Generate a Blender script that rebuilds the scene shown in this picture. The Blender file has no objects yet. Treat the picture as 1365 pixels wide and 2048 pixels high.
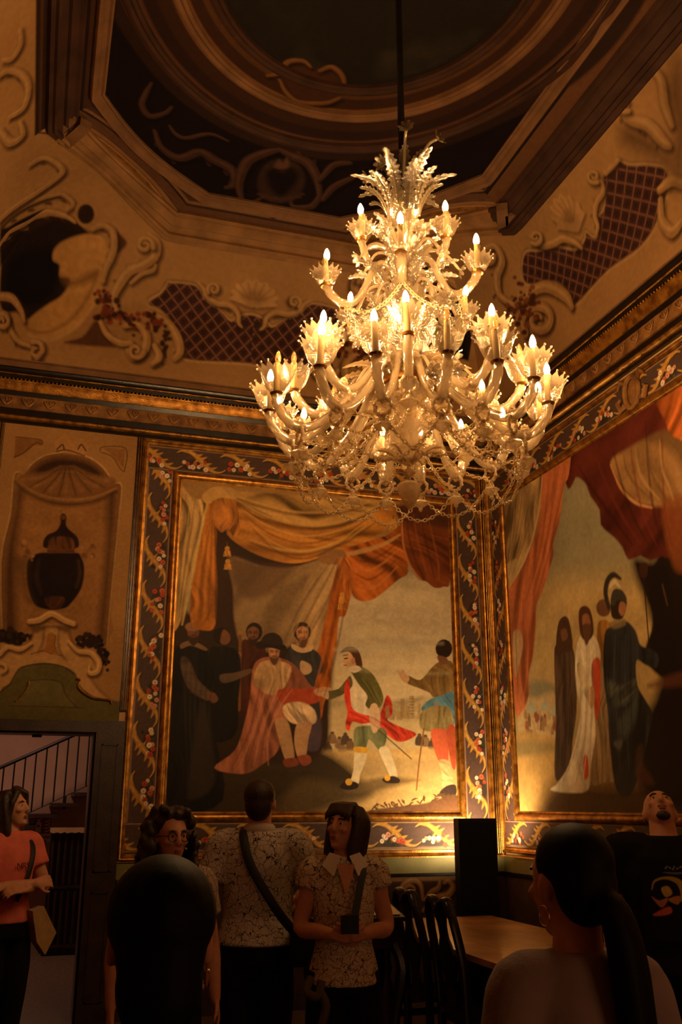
import bpy, bmesh, math, random
import numpy as np
from mathutils import Vector, Matrix
random.seed(7); RNG = np.random.default_rng(7)
S = bpy.context.scene
COL = S.collection
PI = math.pi
# ---------------------------------------------------------------- camera, world, exposure
F_PX, EYE_H, PITCH, YAW = 1898.0, 1.62, math.radians(17.12), math.radians(17.5)
cam = bpy.data.cameras.new('camera'); camo = bpy.data.objects.new('camera', cam); COL.objects.link(camo)
camo.location = (0, 0, EYE_H); camo.rotation_euler = (PI/2 + PITCH, 0, -YAW)
cam.sensor_fit = 'VERTICAL'; cam.sensor_height = 36.0; cam.lens = 36.0*F_PX/2048.0
cam.clip_start = 0.05; cam.clip_end = 60
S.camera = camo
S.view_settings.view_transform = 'Standard'; S.view_settings.look = 'None'
S.view_settings.gamma = 1.0; S.view_settings.exposure = 0.0
S.view_settings.use_curve_mapping = False
S.cycles.use_denoising = True
S.cycles.sample_clamp_indirect = 3.0
S.cycles.sample_clamp_direct = 0.0
S.cycles.max_bounces = 6; S.cycles.diffuse_bounces = 3; S.cycles.glossy_bounces = 3
S.cycles.transparent_max_bounces = 24
S.cycles.caustics_reflective = False; S.cycles.caustics_refractive = False
w = bpy.data.worlds.new('night'); S.world = w; w.use_nodes = True
w.node_tree.nodes['Background'].inputs[0].default_value = (0.02, 0.015, 0.012, 1)
w.node_tree.nodes['Background'].inputs[1].default_value = 0.1
WARM = (1.0, 0.58, 0.235)         # tungsten light
BULB_STRENGTH = 880.0             # the lit candle bulbs of the chandelier
UPLIGHT_W = 160.0                  # lamp on the floor behind the black totem
BACK_W = 62.0                       # pale fill lamp added out of view behind the viewer
CORRIDOR_W = 32.0                   # ceiling lamp of the stair hall beyond the doorway
# ---------------------------------------------------------------- room numbers
XL, XR, YB, YF = -0.85, 4.227, 8.4, -1.2
COVE_A, COVE_Z0, CEIL_Z = 1.1, 5.50, 7.0
CHX, CHY = 1.69, 4.216              # chandelier axis
_cy, _sy, _cp, _sp = math.cos(YAW), math.sin(YAW), math.cos(PITCH), math.sin(PITCH)
_W = np.array([_sy*_cp, _cy*_cp, _sp]); _R = np.array([_cy, -_sy, 0.0]); _U = np.cross(_R, _W)
EYE = np.array([0, 0, EYE_H])
def ray(x, y): return _W + _R*((x-682.5)/F_PX) - _U*((y-1024.0)/F_PX)
def on_back(x, y, Y=YB): d = ray(x, y); return EYE + d*(Y/d[1])
def on_right(x, y, X=XR): d = ray(x, y); return EYE + d*(X/d[0])
def on_z(x, y, Z): d = ray(x, y); return EYE + d*((Z-EYE_H)/d[2])
def at_dist(x, y, dist):
    d = ray(x, y); d = d/math.hypot(d[0], d[1]); return EYE + d*dist
def cove_z(d):
    d = np.clip(d, 0, COVE_A)
    return COVE_Z0 + (CEIL_Z-COVE_Z0)*np.sqrt(np.clip(1-((COVE_A-d)/COVE_A)**2, 0, 1))
def ceil_height(x, y):
    return cove_z(np.minimum(np.minimum(YB-y, y-YF), np.minimum(XR-x, x-XL)))
_T = np.linspace(3.0, 13.0, 6000)
def on_ceiling(x, y):
    P = EYE + _T[:, None]*ray(x, y)
    hit = (P[:, 2] >= ceil_height(P[:, 0], P[:, 1])) | (P[:, 1] > YB) | (P[:, 0] > XR) | (P[:, 0] < XL)
    i = int(np.argmax(hit)); p = P[i].copy()
    p[0] = min(max(p[0], XL), XR); p[1] = min(p[1], YB)
    return p
def ceil_normal(p, e=0.01):
    zx = (ceil_height(min(p[0]+e, XR), p[1]) - ceil_height(max(p[0]-e, XL), p[1]))/(2*e)
    zy = (ceil_height(p[0], min(p[1]+e, YB)) - ceil_height(p[0], p[1]-e))/(2*e)
    n = np.array([zx, zy, -1.0]); return n/np.linalg.norm(n)

# ---------------------------------------------------------------- colours and materials
def lin(r, g, b):
    return tuple(((c/255)/12.92 if c/255 <= .04045 else ((c/255+.055)/1.055)**2.4) for c in (r, g, b))
def mat(name, col, rough=.6, metal=0.0, noise=0.0, scale=20.0, bump=0.0, bscale=60.0, spec=.4, col2=None, coat=0.0):
    m = bpy.data.materials.new(name); m.use_nodes = True; N = m.node_tree.nodes; L = m.node_tree.links
    b = N['Principled BSDF']
    b.inputs['Roughness'].default_value = rough; b.inputs['Metallic'].default_value = metal
    b.inputs['Specular IOR Level'].default_value = spec; b.inputs['Coat Weight'].default_value = coat
    b.inputs['Base Color'].default_value = (*col, 1)
    tc = N.new('ShaderNodeTexCoord')
    if noise or col2:
        t = N.new('ShaderNodeTexNoise'); t.inputs['Scale'].default_value = scale; t.inputs['Detail'].default_value = 5
        L.new(tc.outputs['Object'], t.inputs['Vector'])
        r = N.new('ShaderNodeValToRGB')
        c2 = col2 or tuple(c*(1-noise) for c in col)
        c1 = col if col2 else tuple(min(1, c*(1+noise)) for c in col)
        r.color_ramp.elements[0].position = .35; r.color_ramp.elements[1].position = .65
        r.color_ramp.elements[0].color = (*c2, 1); r.color_ramp.elements[1].color = (*c1, 1)
        L.new(t.outputs['Fac'], r.inputs['Fac']); L.new(r.outputs['Color'], b.inputs['Base Color'])
    if bump:
        t = N.new('ShaderNodeTexNoise'); t.inputs['Scale'].default_value = bscale; t.inputs['Detail'].default_value = 4
        L.new(tc.outputs['Object'], t.inputs['Vector'])
        bp = N.new('ShaderNodeBump'); bp.inputs['Strength'].default_value = bump; bp.inputs['Distance'].default_value = .01
        L.new(t.outputs['Fac'], bp.inputs['Height']); L.new(bp.outputs['Normal'], b.inputs['Normal'])
    return m
def paint_mat(name, rough=.55, spec=.25, bump=.15, bscale=220.0):
    """Paint on canvas or plaster: pigment comes from the surface's colour attribute."""
    m = mat(name, (.5, .5, .5), rough, 0, 0, 20, bump, bscale, spec)
    N = m.node_tree.nodes; L = m.node_tree.links
    a = N.new('ShaderNodeVertexColor'); a.layer_name = 'pigment'
    L.new(a.outputs['Color'], N['Principled BSDF'].inputs['Base Color'])
    return m
def emit_mat(name, col, strength):
    m = bpy.data.materials.new(name); m.use_nodes = True; N = m.node_tree.nodes; L = m.node_tree.links
    N.remove(N['Principled BSDF']); e = N.new('ShaderNodeEmission')
    e.inputs[0].default_value = (*col, 1); e.inputs[1].default_value = strength
    L.new(e.outputs[0], N['Material Output'].inputs[0]); return m
def glass_mat(name, tint, clear=.5, body=.12, gloss=.35, rough=.18, bump=0.0):
    """Thin blown glass: see-through, with a faint body colour and strong highlights."""
    m = bpy.data.materials.new(name); m.use_nodes = True; N = m.node_tree.nodes; L = m.node_tree.links
    N.remove(N['Principled BSDF'])
    tr = N.new('ShaderNodeBsdfTransparent'); tr.inputs[0].default_value = (*[min(1, .62+.35*c) for c in tint], 1)
    df = N.new('ShaderNodeBsdfDiffuse'); df.inputs[0].default_value = (*tint, 1)
    tl = N.new('ShaderNodeBsdfTranslucent'); tl.inputs[0].default_value = (*tint, 1)
    gl = N.new('ShaderNodeBsdfGlossy'); gl.inputs[0].default_value = (1, .93, .8, 1); gl.inputs['Roughness'].default_value = rough
    a = N.new('ShaderNodeMixShader'); a.inputs[0].default_value = .5
    L.new(df.outputs[0], a.inputs[1]); L.new(tl.outputs[0], a.inputs[2])
    b = N.new('ShaderNodeMixShader'); b.inputs[0].default_value = body
    L.new(tr.outputs[0], b.inputs[1]); L.new(a.outputs[0], b.inputs[2])
    lw = N.new('ShaderNodeLayerWeight'); lw.inputs[0].default_value = .35
    mu = N.new('ShaderNodeMath'); mu.operation = 'MULTIPLY_ADD'; mu.inputs[1].default_value = gloss; mu.inputs[2].default_value = gloss*.12
    L.new(lw.outputs['Facing'], mu.inputs[0])
    c = N.new('ShaderNodeMixShader'); L.new(mu.outputs[0], c.inputs[0])
    L.new(b.outputs[0], c.inputs[1]); L.new(gl.outputs[0], c.inputs[2])
    L.new(c.outputs[0], N['Material Output'].inputs[0])
    if bump:
        tc = N.new('ShaderNodeTexCoord'); t = N.new('ShaderNodeTexNoise'); t.inputs['Scale'].default_value = 90; t.inputs['Detail'].default_value = 2
        L.new(tc.outputs['Object'], t.inputs['Vector'])
        bp = N.new('ShaderNodeBump'); bp.inputs['Strength'].default_value = bump; bp.inputs['Distance'].default_value = .01
        L.new(t.outputs['Fac'], bp.inputs['Height'])
        for n in (df, gl, tl): L.new(bp.outputs['Normal'], n.inputs['Normal'])
    return m

M = {}
M['gilt'] = mat('gilt_wood', lin(190, 132, 52), .34, .75, .25, 14, .25, 90, .5, lin(120, 74, 24))
M['gilt_dark'] = mat('aged_gilt', lin(128, 82, 34), .42, .6, .3, 12, .3, 70, .5, lin(66, 38, 16))
M['dark_wood'] = mat('dark_walnut', lin(44, 26, 17), .42, 0, .35, 9, .15, 60, .4)
M['black_wood'] = mat('ebonised_wood', lin(22, 14, 11), .28, 0, .3, 9, .1, 60, .45)
M['frieze'] = mat('frieze_ochre', lin(150, 104, 52), .6, .15, .3, 9, .5, 45, .4, lin(96, 60, 30))
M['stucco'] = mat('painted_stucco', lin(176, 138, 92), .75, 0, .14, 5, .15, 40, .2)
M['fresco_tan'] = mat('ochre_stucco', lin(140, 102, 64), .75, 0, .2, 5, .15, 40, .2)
M['stucco_dark'] = mat('brown_stucco', lin(120, 86, 58), .75, 0, .2, 5, .2, 40, .2)  # darker brown stucco tone
M['stucco_deep'] = mat('umber_stucco', lin(64, 42, 32), .75, 0, .25, 5, .2, 40, .2)
M['plaster'] = mat('plaster', lin(182, 146, 124), .85, 0, .08, 3, .1, 50, .15)
M['green_dado'] = mat('green_dado', lin(112, 104, 60), .6, 0, .15, 6, .1, 60, .25)
M['terrazzo'] = mat('terrazzo_floor', lin(92, 72, 58), .38, 0, .25, 30, .05, 80, .45)
M['tabletop'] = mat('polished_tabletop', lin(200, 138, 74), .36, 0, .3, 2.2, .04, 30, .9, lin(128, 80, 40), .35)
M['black'] = mat('black_laminate', lin(14, 13, 13), .5, 0, 0, 20, 0, 60, .3)
M['iron'] = mat('black_iron', lin(20, 18, 17), .5, .4)
M['candle'] = mat('candle_sleeve', lin(226, 190, 118), .45, 0, .08, 30, .1, 60, .35)
M['brass'] = mat('old_brass', lin(140, 96, 46), .3, .9)
M['cord'] = mat('dark_cord_sleeve', lin(30, 22, 20), .9, 0, .2, 40, .3, 120)

# ---------------------------------------------------------------- mesh builder
class MB:
    def __init__(s): s.v = []; s.f = []
    def add(s, vs, fs):
        b = len(s.v); s.v.extend([tuple(map(float, v)) for v in vs]); s.f.extend([tuple(b+i for i in f) for f in fs]); return s
    def box(s, lo, hi):
        x0, y0, z0 = lo; x1, y1, z1 = hi
        v = [(x0,y0,z0),(x1,y0,z0),(x1,y1,z0),(x0,y1,z0),(x0,y0,z1),(x1,y0,z1),(x1,y1,z1),(x0,y1,z1)]
        return s.add(v, [(0,3,2,1),(4,5,6,7),(0,1,5,4),(1,2,6,5),(2,3,7,6),(3,0,4,7)])
    def tube(s, path, rad, sides=8, cap=True, flat=None, twist=0, lobes=0, depth=0.0, closed=False):
        P = np.array(path, float); n = len(P)
        R = np.full(n, rad) if np.isscalar(rad) else np.array(rad, float)
        T = np.gradient(P, axis=0)
        if closed: T = np.roll(P, -1, 0) - np.roll(P, 1, 0)
        T /= np.linalg.norm(T, axis=1)[:, None] + 1e-12
        up = np.array([0, 0, 1.0]) if abs(T[0][2]) < .9 else np.array([1.0, 0, 0])
        N = np.cross(T[0], up); N /= np.linalg.norm(N); vs = []
        ss = 0
        for i in range(n):
            if i: N = N - T[i]*(N@T[i]); N /= np.linalg.norm(N)+1e-12; ss += np.linalg.norm(P[i]-P[i-1])
            B = np.cross(T[i], N)
            for k in range(sides):
                a = 2*PI*k/sides
                r = R[i]*(1 + (depth*math.cos(lobes*a + twist*ss) if lobes else 0))
                c, d = math.cos(a)*r, math.sin(a)*r
                if flat: c *= flat[0]; d *= flat[1]
                vs.append(P[i] + N*c + B*d)
        fs = []
        for i in range(n-1 if not closed else n):
            j = (i+1) % n
            for k in range(sides):
                k2 = (k+1) % sides
                fs.append((i*sides+k, i*sides+k2, j*sides+k2, j*sides+k))
        if cap and not closed:
            fs.append(tuple(range(sides-1, -1, -1))); fs.append(tuple((n-1)*sides+k for k in range(sides)))
        return s.add(vs, fs)
    def lathe(s, prof, n=20, c=(0,0,0), ridges=0, depth=0.0, twist=0.0, cap=True):
        vs = []
        for (r, z) in prof:
            for k in range(n):
                a = 2*PI*k/n; q = r*(1+(depth*math.cos(ridges*a+twist*z) if ridges else 0))
                vs.append((c[0]+q*math.cos(a), c[1]+q*math.sin(a), c[2]+z))
        fs = []
        for i in range(len(prof)-1):
            for k in range(n):
                k2 = (k+1) % n; fs.append((i*n+k, i*n+k2, (i+1)*n+k2, (i+1)*n+k))
        if cap:
            fs.append(tuple(range(n-1, -1, -1))); fs.append(tuple((len(prof)-1)*n+k for k in range(n)))
        return s.add(vs, fs)
    def ball(s, c, r, n=8, m=6):
        r = (r, r, r) if np.isscalar(r) else r
        prof = [(math.sin(PI*i/m), -math.cos(PI*i/m)) for i in range(m+1)]
        prof[0] = (.02, -1); prof[-1] = (.02, 1); vs = []
        for (q, z) in prof:
            for k in range(n):
                a = 2*PI*k/n; vs.append((c[0]+r[0]*q*math.cos(a), c[1]+r[1]*q*math.sin(a), c[2]+r[2]*z))
        fs = [(i*n+k, i*n+(k+1) % n, (i+1)*n+(k+1) % n, (i+1)*n+k) for i in range(m) for k in range(n)]
        fs += [tuple(range(n-1, -1, -1)), tuple(m*n+k for k in range(n))]
        return s.add(vs, fs)
    def loft(s, rings, cap=True):
        n = len(rings[0]); vs = [p for r in rings for p in r]
        fs = [(i*n+k, i*n+(k+1) % n, (i+1)*n+(k+1) % n, (i+1)*n+k) for i in range(len(rings)-1) for k in range(n)]
        if cap: fs += [tuple(range(n-1, -1, -1)), tuple((len(rings)-1)*n+k for k in range(n))]
        return s.add(vs, fs)
    def prism(s, pts, y0, y1, plane='xz'):
        n = len(pts)
        def q(p, d): return (p[0], d, p[1]) if plane == 'xz' else ((d, p[0], p[1]) if plane == 'yz' else (p[0], p[1], d))
        vs = [q(p, y0) for p in pts] + [q(p, y1) for p in pts]
        fs = [tuple(range(n)), tuple(range(2*n-1, n-1, -1))] + [(k, (k+1) % n, n+(k+1) % n, n+k) for k in range(n)]
        return s.add(vs, fs)
    def xf(s, mtx):
        s.v = [tuple(mtx @ Vector(v)) for v in s.v]; return s
    def build(s, name, m, parent=None, smooth=True, loc=None, rot=None, fix=True):
        me = bpy.data.meshes.new(name); me.from_pydata(s.v, [], s.f); me.update()
        if fix:
            bm = bmesh.new(); bm.from_mesh(me); bmesh.ops.recalc_face_normals(bm, faces=bm.faces); bm.to_mesh(me); bm.free()
        o = bpy.data.objects.new(name, me); COL.objects.link(o)
        if m is not None: me.materials.append(m)
        if smooth:
            me.shade_smooth()
            try: me.set_sharp_from_angle(angle=math.radians(40))
            except Exception: pass
        if parent is not None: o.parent = parent
        if loc is not None: o.location = loc
        if rot is not None: o.rotation_euler = rot
        return o
def empty(name, loc=(0,0,0), rz=0.0, parent=None):
    o = bpy.data.objects.new(name, None); COL.objects.link(o); o.location = loc; o.rotation_euler = (0, 0, rz)
    o.empty_display_size = .1
    if parent: o.parent = parent
    return o
def tag(o, label=None, cat=None, group=None, kind=None):
    for k, v in (('label', label), ('category', cat), ('group', group), ('kind', kind)):
        if v: o[k] = v
    return o
def copy(o, parent=None, loc=None, rot=None, scale=None):
    c = o.copy(); COL.objects.link(c)
    if parent is not None: c.parent = parent
    if loc is not None: c.location = loc
    if rot is not None: c.rotation_euler = rot
    if scale is not None: c.scale = scale if not np.isscalar(scale) else (scale,)*3
    return c
def crom(pts, k=6, closed=False):
    P = np.array(pts, float); n = len(P); out = []
    rng = range(n) if closed else range(n-1)
    for i in rng:
        p0 = P[(i-1) % n] if closed or i > 0 else P[0]; p1 = P[i]; p2 = P[(i+1) % n]
        p3 = P[(i+2) % n] if closed or i+2 < n else P[-1]
        for t in np.arange(k)/k:
            out.append(.5*((2*p1)+(-p0+p2)*t+(2*p0-5*p1+4*p2-p3)*t*t+(-p0+3*p1-3*p2+p3)*t**3))
    if not closed: out.append(P[-1])
    return np.array(out)

# ---------------------------------------------------------------- pigment painter (numpy), for frescoes, canvases and prints
def _noise(h, w, cell, seed):
    r = np.random.default_rng(seed); gh, gw = int(h/cell)+3, int(w/cell)+3
    g = r.random((gh, gw)); y = np.arange(h)/cell; x = np.arange(w)/cell
    yi = y.astype(int); xi = x.astype(int); fy = (y-yi)[:, None]; fx = (x-xi)[None, :]
    fy = fy*fy*(3-2*fy); fx = fx*fx*(3-2*fx)
    a = g[yi][:, xi]; b = g[yi][:, xi+1]; c = g[yi+1][:, xi]; d = g[yi+1][:, xi+1]
    return (a*(1-fx)+b*fx)*(1-fy)+(c*(1-fx)+d*fx)*fy
def _streak(p, q, seed):
    g = np.random.default_rng(seed).random((64, 64)); p = p-p.min(); q = q-q.min()
    pi = p.astype(int); qi = q.astype(int); fp = p-pi; fq = q-qi; fp = fp*fp*(3-2*fp); fq = fq*fq*(3-2*fq)
    G = lambda i, j: g[i % 64, j % 64]
    return (G(pi, qi)*(1-fp)+G(pi+1, qi)*fp)*(1-fq)+(G(pi, qi+1)*(1-fp)+G(pi+1, qi+1)*fp)*fq
class Paint:
    """Raster of pigment over a rectangle u0..u1, v0..v1 (metres); conv maps traced points to (u, v)."""
    def __init__(s, u0, u1, v0, v1, res, base, conv=None):
        s.u0, s.v0, s.res = u0, v0, res; s.w = int((u1-u0)*res)+1; s.h = int((v1-v0)*res)+1
        s.u1, s.v1 = u0+(s.w-1)/res, v0+(s.h-1)/res
        s.a = np.empty((s.h, s.w, 3)); s.a[:] = lin(*base); s.conv = conv or (lambda x, y: (x, y)); s.seed = 1
    def pts(s, pts):
        q = np.array([s.conv(*p) for p in pts], float)
        return (q-[s.u0, s.v0])*s.res
    def _box(s, Q, m):
        x0 = max(0, int(Q[:, 0].min()-m)); x1 = min(s.w, int(Q[:, 0].max()+m)+2)
        y0 = max(0, int(Q[:, 1].min()-m)); y1 = min(s.h, int(Q[:, 1].max()+m)+2)
        return (x0, x1, y0, y1) if x1 > x0 and y1 > y0 else None
    def put(s, bx, mask, col, shade=None, fold=None):
        x0, x1, y0, y1 = bx; c = np.array(lin(*col))[None, None, :]*np.ones((y1-y0, x1-x0, 1))
        h, w = mask.shape; s.seed += 1
        if shade:                       # brush-painted modelling: lighter towards direction (dx, dy)
            dx, dy, amt = shade; Y, X = np.mgrid[0:h, 0:w]; g = (X/max(w, 1)-.5)*dx+(Y/max(h, 1)-.5)*dy
            c = c*np.clip(1+amt*2*g, .15, 2.2)[:, :, None]
        if fold:                        # drapery: (angle across the folds, fold width px, amount): long streaky folds of two sizes
            an, wl, amt = fold; Y, X = np.mgrid[0:h, 0:w]
            wob = (_noise(h, w, max(wl*3, 4), s.seed)-.5)*wl*2.2
            p = X*math.cos(an)+Y*math.sin(an)+wob; q = -X*math.sin(an)+Y*math.cos(an)
            f = _streak(p/(wl*.5), q/(wl*3.2), s.seed+31)*.7+_streak(p/(wl*.22), q/(wl*1.8), s.seed+77)*.3
            f = np.clip((f-.5)*3.2, -1, 1)
            c = c*np.clip(1+amt*1.7*f, .12, 2.3)[:, :, None]
        c = c*(1+.18*(_noise(h, w, 5, s.seed+500)-.5)+.16*(_noise(h, w, 17, s.seed+900)-.5))[:, :, None]
        s.a[y0:y1, x0:x1] = s.a[y0:y1, x0:x1]*(1-mask[:, :, None])+c*mask[:, :, None]
    def fill(s, pts, col, soft=1.2, a=1.0, smooth=5, shade=None, fold=None):
        Q = s.pts(pts)
        if smooth: Q = crom(Q, smooth, True)
        bx = s._box(Q, soft+1)
        if not bx: return s
        x0, x1, y0, y1 = bx; X = np.arange(x0, x1)[None, :].astype(float); Y = np.arange(y0, y1)[:, None].astype(float)
        ins = np.zeros((y1-y0, x1-x0), bool); d2 = np.full((y1-y0, x1-x0), 1e9)
        for i in range(len(Q)):
            ax, ay = Q[i]; bx_, by_ = Q[(i+1) % len(Q)]
            ex, ey = bx_-ax, by_-ay; l2 = ex*ex+ey*ey+1e-9
            t = np.clip(((X-ax)*ex+(Y-ay)*ey)/l2, 0, 1)
            d2 = np.minimum(d2, (X-ax-t*ex)**2+(Y-ay-t*ey)**2)
            if abs(ey) > 1e-9:
                ins ^= ((ay > Y) != (by_ > Y)) & (X < ex*(Y-ay)/ey+ax)
        sd = np.sqrt(d2)*np.where(ins, -1, 1)
        s.put(bx, np.clip(.5-sd/soft, 0, 1)*a, col, shade, fold); return s
    def stroke(s, pts, w, col, soft=1.0, a=1.0, smooth=6, unit='px'):
        Q = s.pts(pts); n0 = len(Q)
        wv = np.array([w]*n0 if np.isscalar(w) else w, float)
        if len(wv) != n0: wv = np.interp(np.linspace(0, 1, n0), np.linspace(0, 1, len(wv)), wv)
        k = np.linalg.norm(np.diff(Q, axis=0), axis=1).sum()/max(np.linalg.norm(np.diff(np.array(pts, float), axis=0), axis=1).sum(), 1e-9)
        wv = wv*k*.5
        if smooth and n0 > 2:
            Q3 = crom(np.column_stack([Q, wv]), smooth); Q, wv = Q3[:, :2], np.maximum(Q3[:, 2], .05)
        bx = s._box(Q, wv.max()+soft+1)
        if not bx: return s
        x0, x1, y0, y1 = bx; X = np.arange(x0, x1)[None, :].astype(float); Y = np.arange(y0, y1)[:, None].astype(float)
        sd = np.full((y1-y0, x1-x0), 1e9)
        for i in range(len(Q)-1):
            ax, ay = Q[i]; ex, ey = Q[i+1]-Q[i]; l2 = ex*ex+ey*ey+1e-9
            t = np.clip(((X-ax)*ex+(Y-ay)*ey)/l2, 0, 1)
            sd = np.minimum(sd, np.hypot(X-ax-t*ex, Y-ay-t*ey)-(wv[i]+(wv[i+1]-wv[i])*t))
        s.put(bx, np.clip(.5-sd/soft, 0, 1)*a, col); return s
    def dot(s, x, y, r, col, soft=1.0, a=1.0, ry=None, shade=None):
        n = 14; ry = ry or r
        return s.fill([(x+r*math.cos(2*PI*i/n), y+ry*math.sin(2*PI*i/n)) for i in range(n)], col, soft, a, 0, shade)
    def grain(s, amt=.12):
        s.a *= (1+amt*(_noise(s.h, s.w, 3, 71)-.5)+amt*(_noise(s.h, s.w, 40, 72)-.5))[:, :, None]
    def build(s, name, place, m, parent=None, flip=False):
        """Mesh grid, one vertex per raster point; place(U, V) -> X, Y, Z arrays."""
        U, V = np.meshgrid(s.u0+np.arange(s.w)/s.res, s.v0+np.arange(s.h)/s.res)
        X, Y, Z = place(U, V); co = np.stack([X, Y, Z], -1).reshape(-1, 3).astype(np.float32)
        i = (np.arange(s.h-1)[:, None]*s.w+np.arange(s.w-1)[None, :]).reshape(-1)
        q = np.stack([i, i+1, i+s.w+1, i+s.w], 1)
        if flip: q = q[:, ::-1]
        me = bpy.data.meshes.new(name); nv, nf = len(co), len(q)
        me.vertices.add(nv); me.vertices.foreach_set('co', co.ravel())
        me.loops.add(nf*4); me.loops.foreach_set('vertex_index', q.astype(np.int32).ravel())
        me.polygons.add(nf); me.polygons.foreach_set('loop_start', np.arange(0, nf*4, 4, dtype=np.int32))
        me.polygons.foreach_set('loop_total', np.full(nf, 4, dtype=np.int32))
        me.update(); me.shade_smooth()
        at = me.color_attributes.new('pigment', 'FLOAT_COLOR', 'POINT')
        rgba = np.ones((nv, 4), np.float32); rgba[:, :3] = np.clip(s.a.reshape(-1, 3), 0, 1)
        at.data.foreach_set('color', rgba.ravel())
        me.materials.append(m)
        o = bpy.data.objects.new(name, me); COL.objects.link(o)
        if parent: o.parent = parent
        return o
M['canvas'] = paint_mat('oil_on_canvas', .55, .14, .12)
M['fresco'] = paint_mat('fresco', .8, .12, .2, 60)
M['print'] = paint_mat('printed_surface', .6, .2, 0)
# ================================================================ the room shell
def struct(o, name=None): o['kind'] = 'structure'; return o
DOOR_X0, DOOR_X1, DOOR_H = -0.40, 0.49, 2.20
HALL_Y = 13.4
fl = MB().box((XL-.4, YF-.2, -.2), (XR+.4, YB, 0)).box((-2.2, YB, -.2), (2.2, HALL_Y+.2, 0)).build('floor', M['terrazzo'], smooth=False); struct(fl)
wb = MB()
wb.box((XL-.3, YB, 0), (DOOR_X0, YB+.28, 5.6)).box((DOOR_X1, YB, 0), (XR+.3, YB+.28, 5.6)).box((DOOR_X0, YB, DOOR_H), (DOOR_X1, YB+.28, 5.6))
wall_back = struct(wb.build('wall_back', M['stucco'], smooth=False))
wall_right = struct(MB().box((XR, YF, 0), (XR+.3, YB, 5.6)).build('wall_right', M['stucco'], smooth=False))
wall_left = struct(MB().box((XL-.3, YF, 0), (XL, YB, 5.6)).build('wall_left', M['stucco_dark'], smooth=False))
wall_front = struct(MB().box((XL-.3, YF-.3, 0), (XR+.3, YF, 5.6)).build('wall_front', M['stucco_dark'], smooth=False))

# ---- ceiling: cove and flat vault as one plaster skin carrying the fresco; unrolled coordinates keep the cove's arc length
_dd = np.linspace(0, COVE_A, 400); _zz = cove_z(_dd)
_ss = np.concatenate([[0], np.cumsum(np.hypot(np.diff(_dd), np.diff(_zz)))]); ARC = _ss[-1]
def fx(x):
    a, b = x-XL, XR-x
    if a < COVE_A: return XL+COVE_A-ARC+np.interp(a, _dd, _ss)
    if b < COVE_A: return XR-COVE_A+ARC-np.interp(b, _dd, _ss)
    return x
def fy(y):
    b = YB-y
    return YB-COVE_A+ARC-np.interp(b, _dd, _ss) if b < COVE_A else y
def fxi(U):
    out = U.copy(); lo, hi = XL+COVE_A, XR-COVE_A
    m = U < lo; out[m] = XL+np.interp(U[m]-(lo-ARC), _ss, _dd)
    m = U > hi; out[m] = XR-np.interp((hi+ARC)-U[m], _ss, _dd); return out
def fyi(V):
    out = V.copy(); hi = YB-COVE_A; m = V > hi
    out[m] = YB-np.interp((hi+ARC)-V[m], _ss, _dd); return out
def ceil_uv(x, y):
    p = on_ceiling(x, y); return fx(p[0]), fy(p[1])
def ceil_place(U, V):
    X, Y = fxi(U), fyi(V); return X, Y, ceil_height(X, Y)
TAN, TAN_L, TAN_D, UMB, DRK = (158, 118, 74), (184, 145, 96), (100, 68, 42), (70, 46, 34), (30, 19, 17)
C = Paint(XL+COVE_A-ARC, XR-COVE_A+ARC, 3.3, YB-COVE_A+ARC, 95, TAN, ceil_uv)
U_, V_ = np.meshgrid(C.u0+np.arange(C.w)/C.res, C.v0+np.arange(C.h)/C.res)
_X, _Y = fxi(U_), fyi(V_)
CX, CY = 1.71, 4.63
def _inrect(x0, x1, y1, cut):      # inside a frame with cut corners
    e = np.minimum(np.minimum(_X-x0, x1-_X), y1-_Y)
    d = (np.minimum(_X-x0, x1-_X)+(y1-_Y)-cut)/1.35
    return np.minimum(e, d)
def _zone(d, col, soft=.02):
    m = np.clip(d/soft+.5, 0, 1)[:, :, None]; C.a[:] = C.a*(1-m)+np.array(lin(*col))*m
C.a *= (1+.25*(_noise(C.h, C.w, 60, 5)-.5))[:, :, None]
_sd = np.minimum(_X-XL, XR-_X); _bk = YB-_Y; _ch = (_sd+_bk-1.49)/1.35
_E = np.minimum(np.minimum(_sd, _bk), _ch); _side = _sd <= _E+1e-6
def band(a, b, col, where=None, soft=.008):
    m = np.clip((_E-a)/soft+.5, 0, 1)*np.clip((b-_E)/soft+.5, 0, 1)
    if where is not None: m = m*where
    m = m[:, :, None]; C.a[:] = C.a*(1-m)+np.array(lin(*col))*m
for a_, b_, c_ in ((.43, .60, (46, 29, 21)), (.46, .475, (78, 52, 34)), (.50, .515, (30, 19, 15)), (.54, .55, (70, 46, 30)), (.575, .585, (28, 18, 14)), (.60, .73, (98, 65, 42)), (.73, .775, (34, 21, 17)), (.775, .87, (66, 43, 32))): band(a_, b_, c_, _side)
for a_, b_, c_ in ((.45, .47, (96, 66, 42)), (.47, .50, (168, 126, 80)), (.50, .512, (84, 56, 36)), (.512, .542, (150, 110, 68)), (.542, .552, (70, 45, 30)), (.552, .60, (118, 78, 36)), (.60, .615, (160, 118, 74)), (.615, .625, (76, 50, 34)), (.625, .66, (134, 96, 62)), (.66, .675, (64, 42, 30)), (.675, .75, (92, 63, 45)), (.75, .775, (44, 28, 22)), (.775, .80, (124, 88, 60)), (.80, .87, (72, 48, 36))): band(a_, b_, c_, ~_side)
_t = _noise(C.h, C.w, 3, 44); _mk = ((_E > .552) & (_E < .60) & ~_side)[:, :, None]; C.a[:] = np.where(_mk, C.a*(.6+.8*_t)[:, :, None], C.a)
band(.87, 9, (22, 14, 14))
_el = lambda a, b: 1-np.hypot((_X-CX)/a, (_Y-CY)/b)
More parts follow.
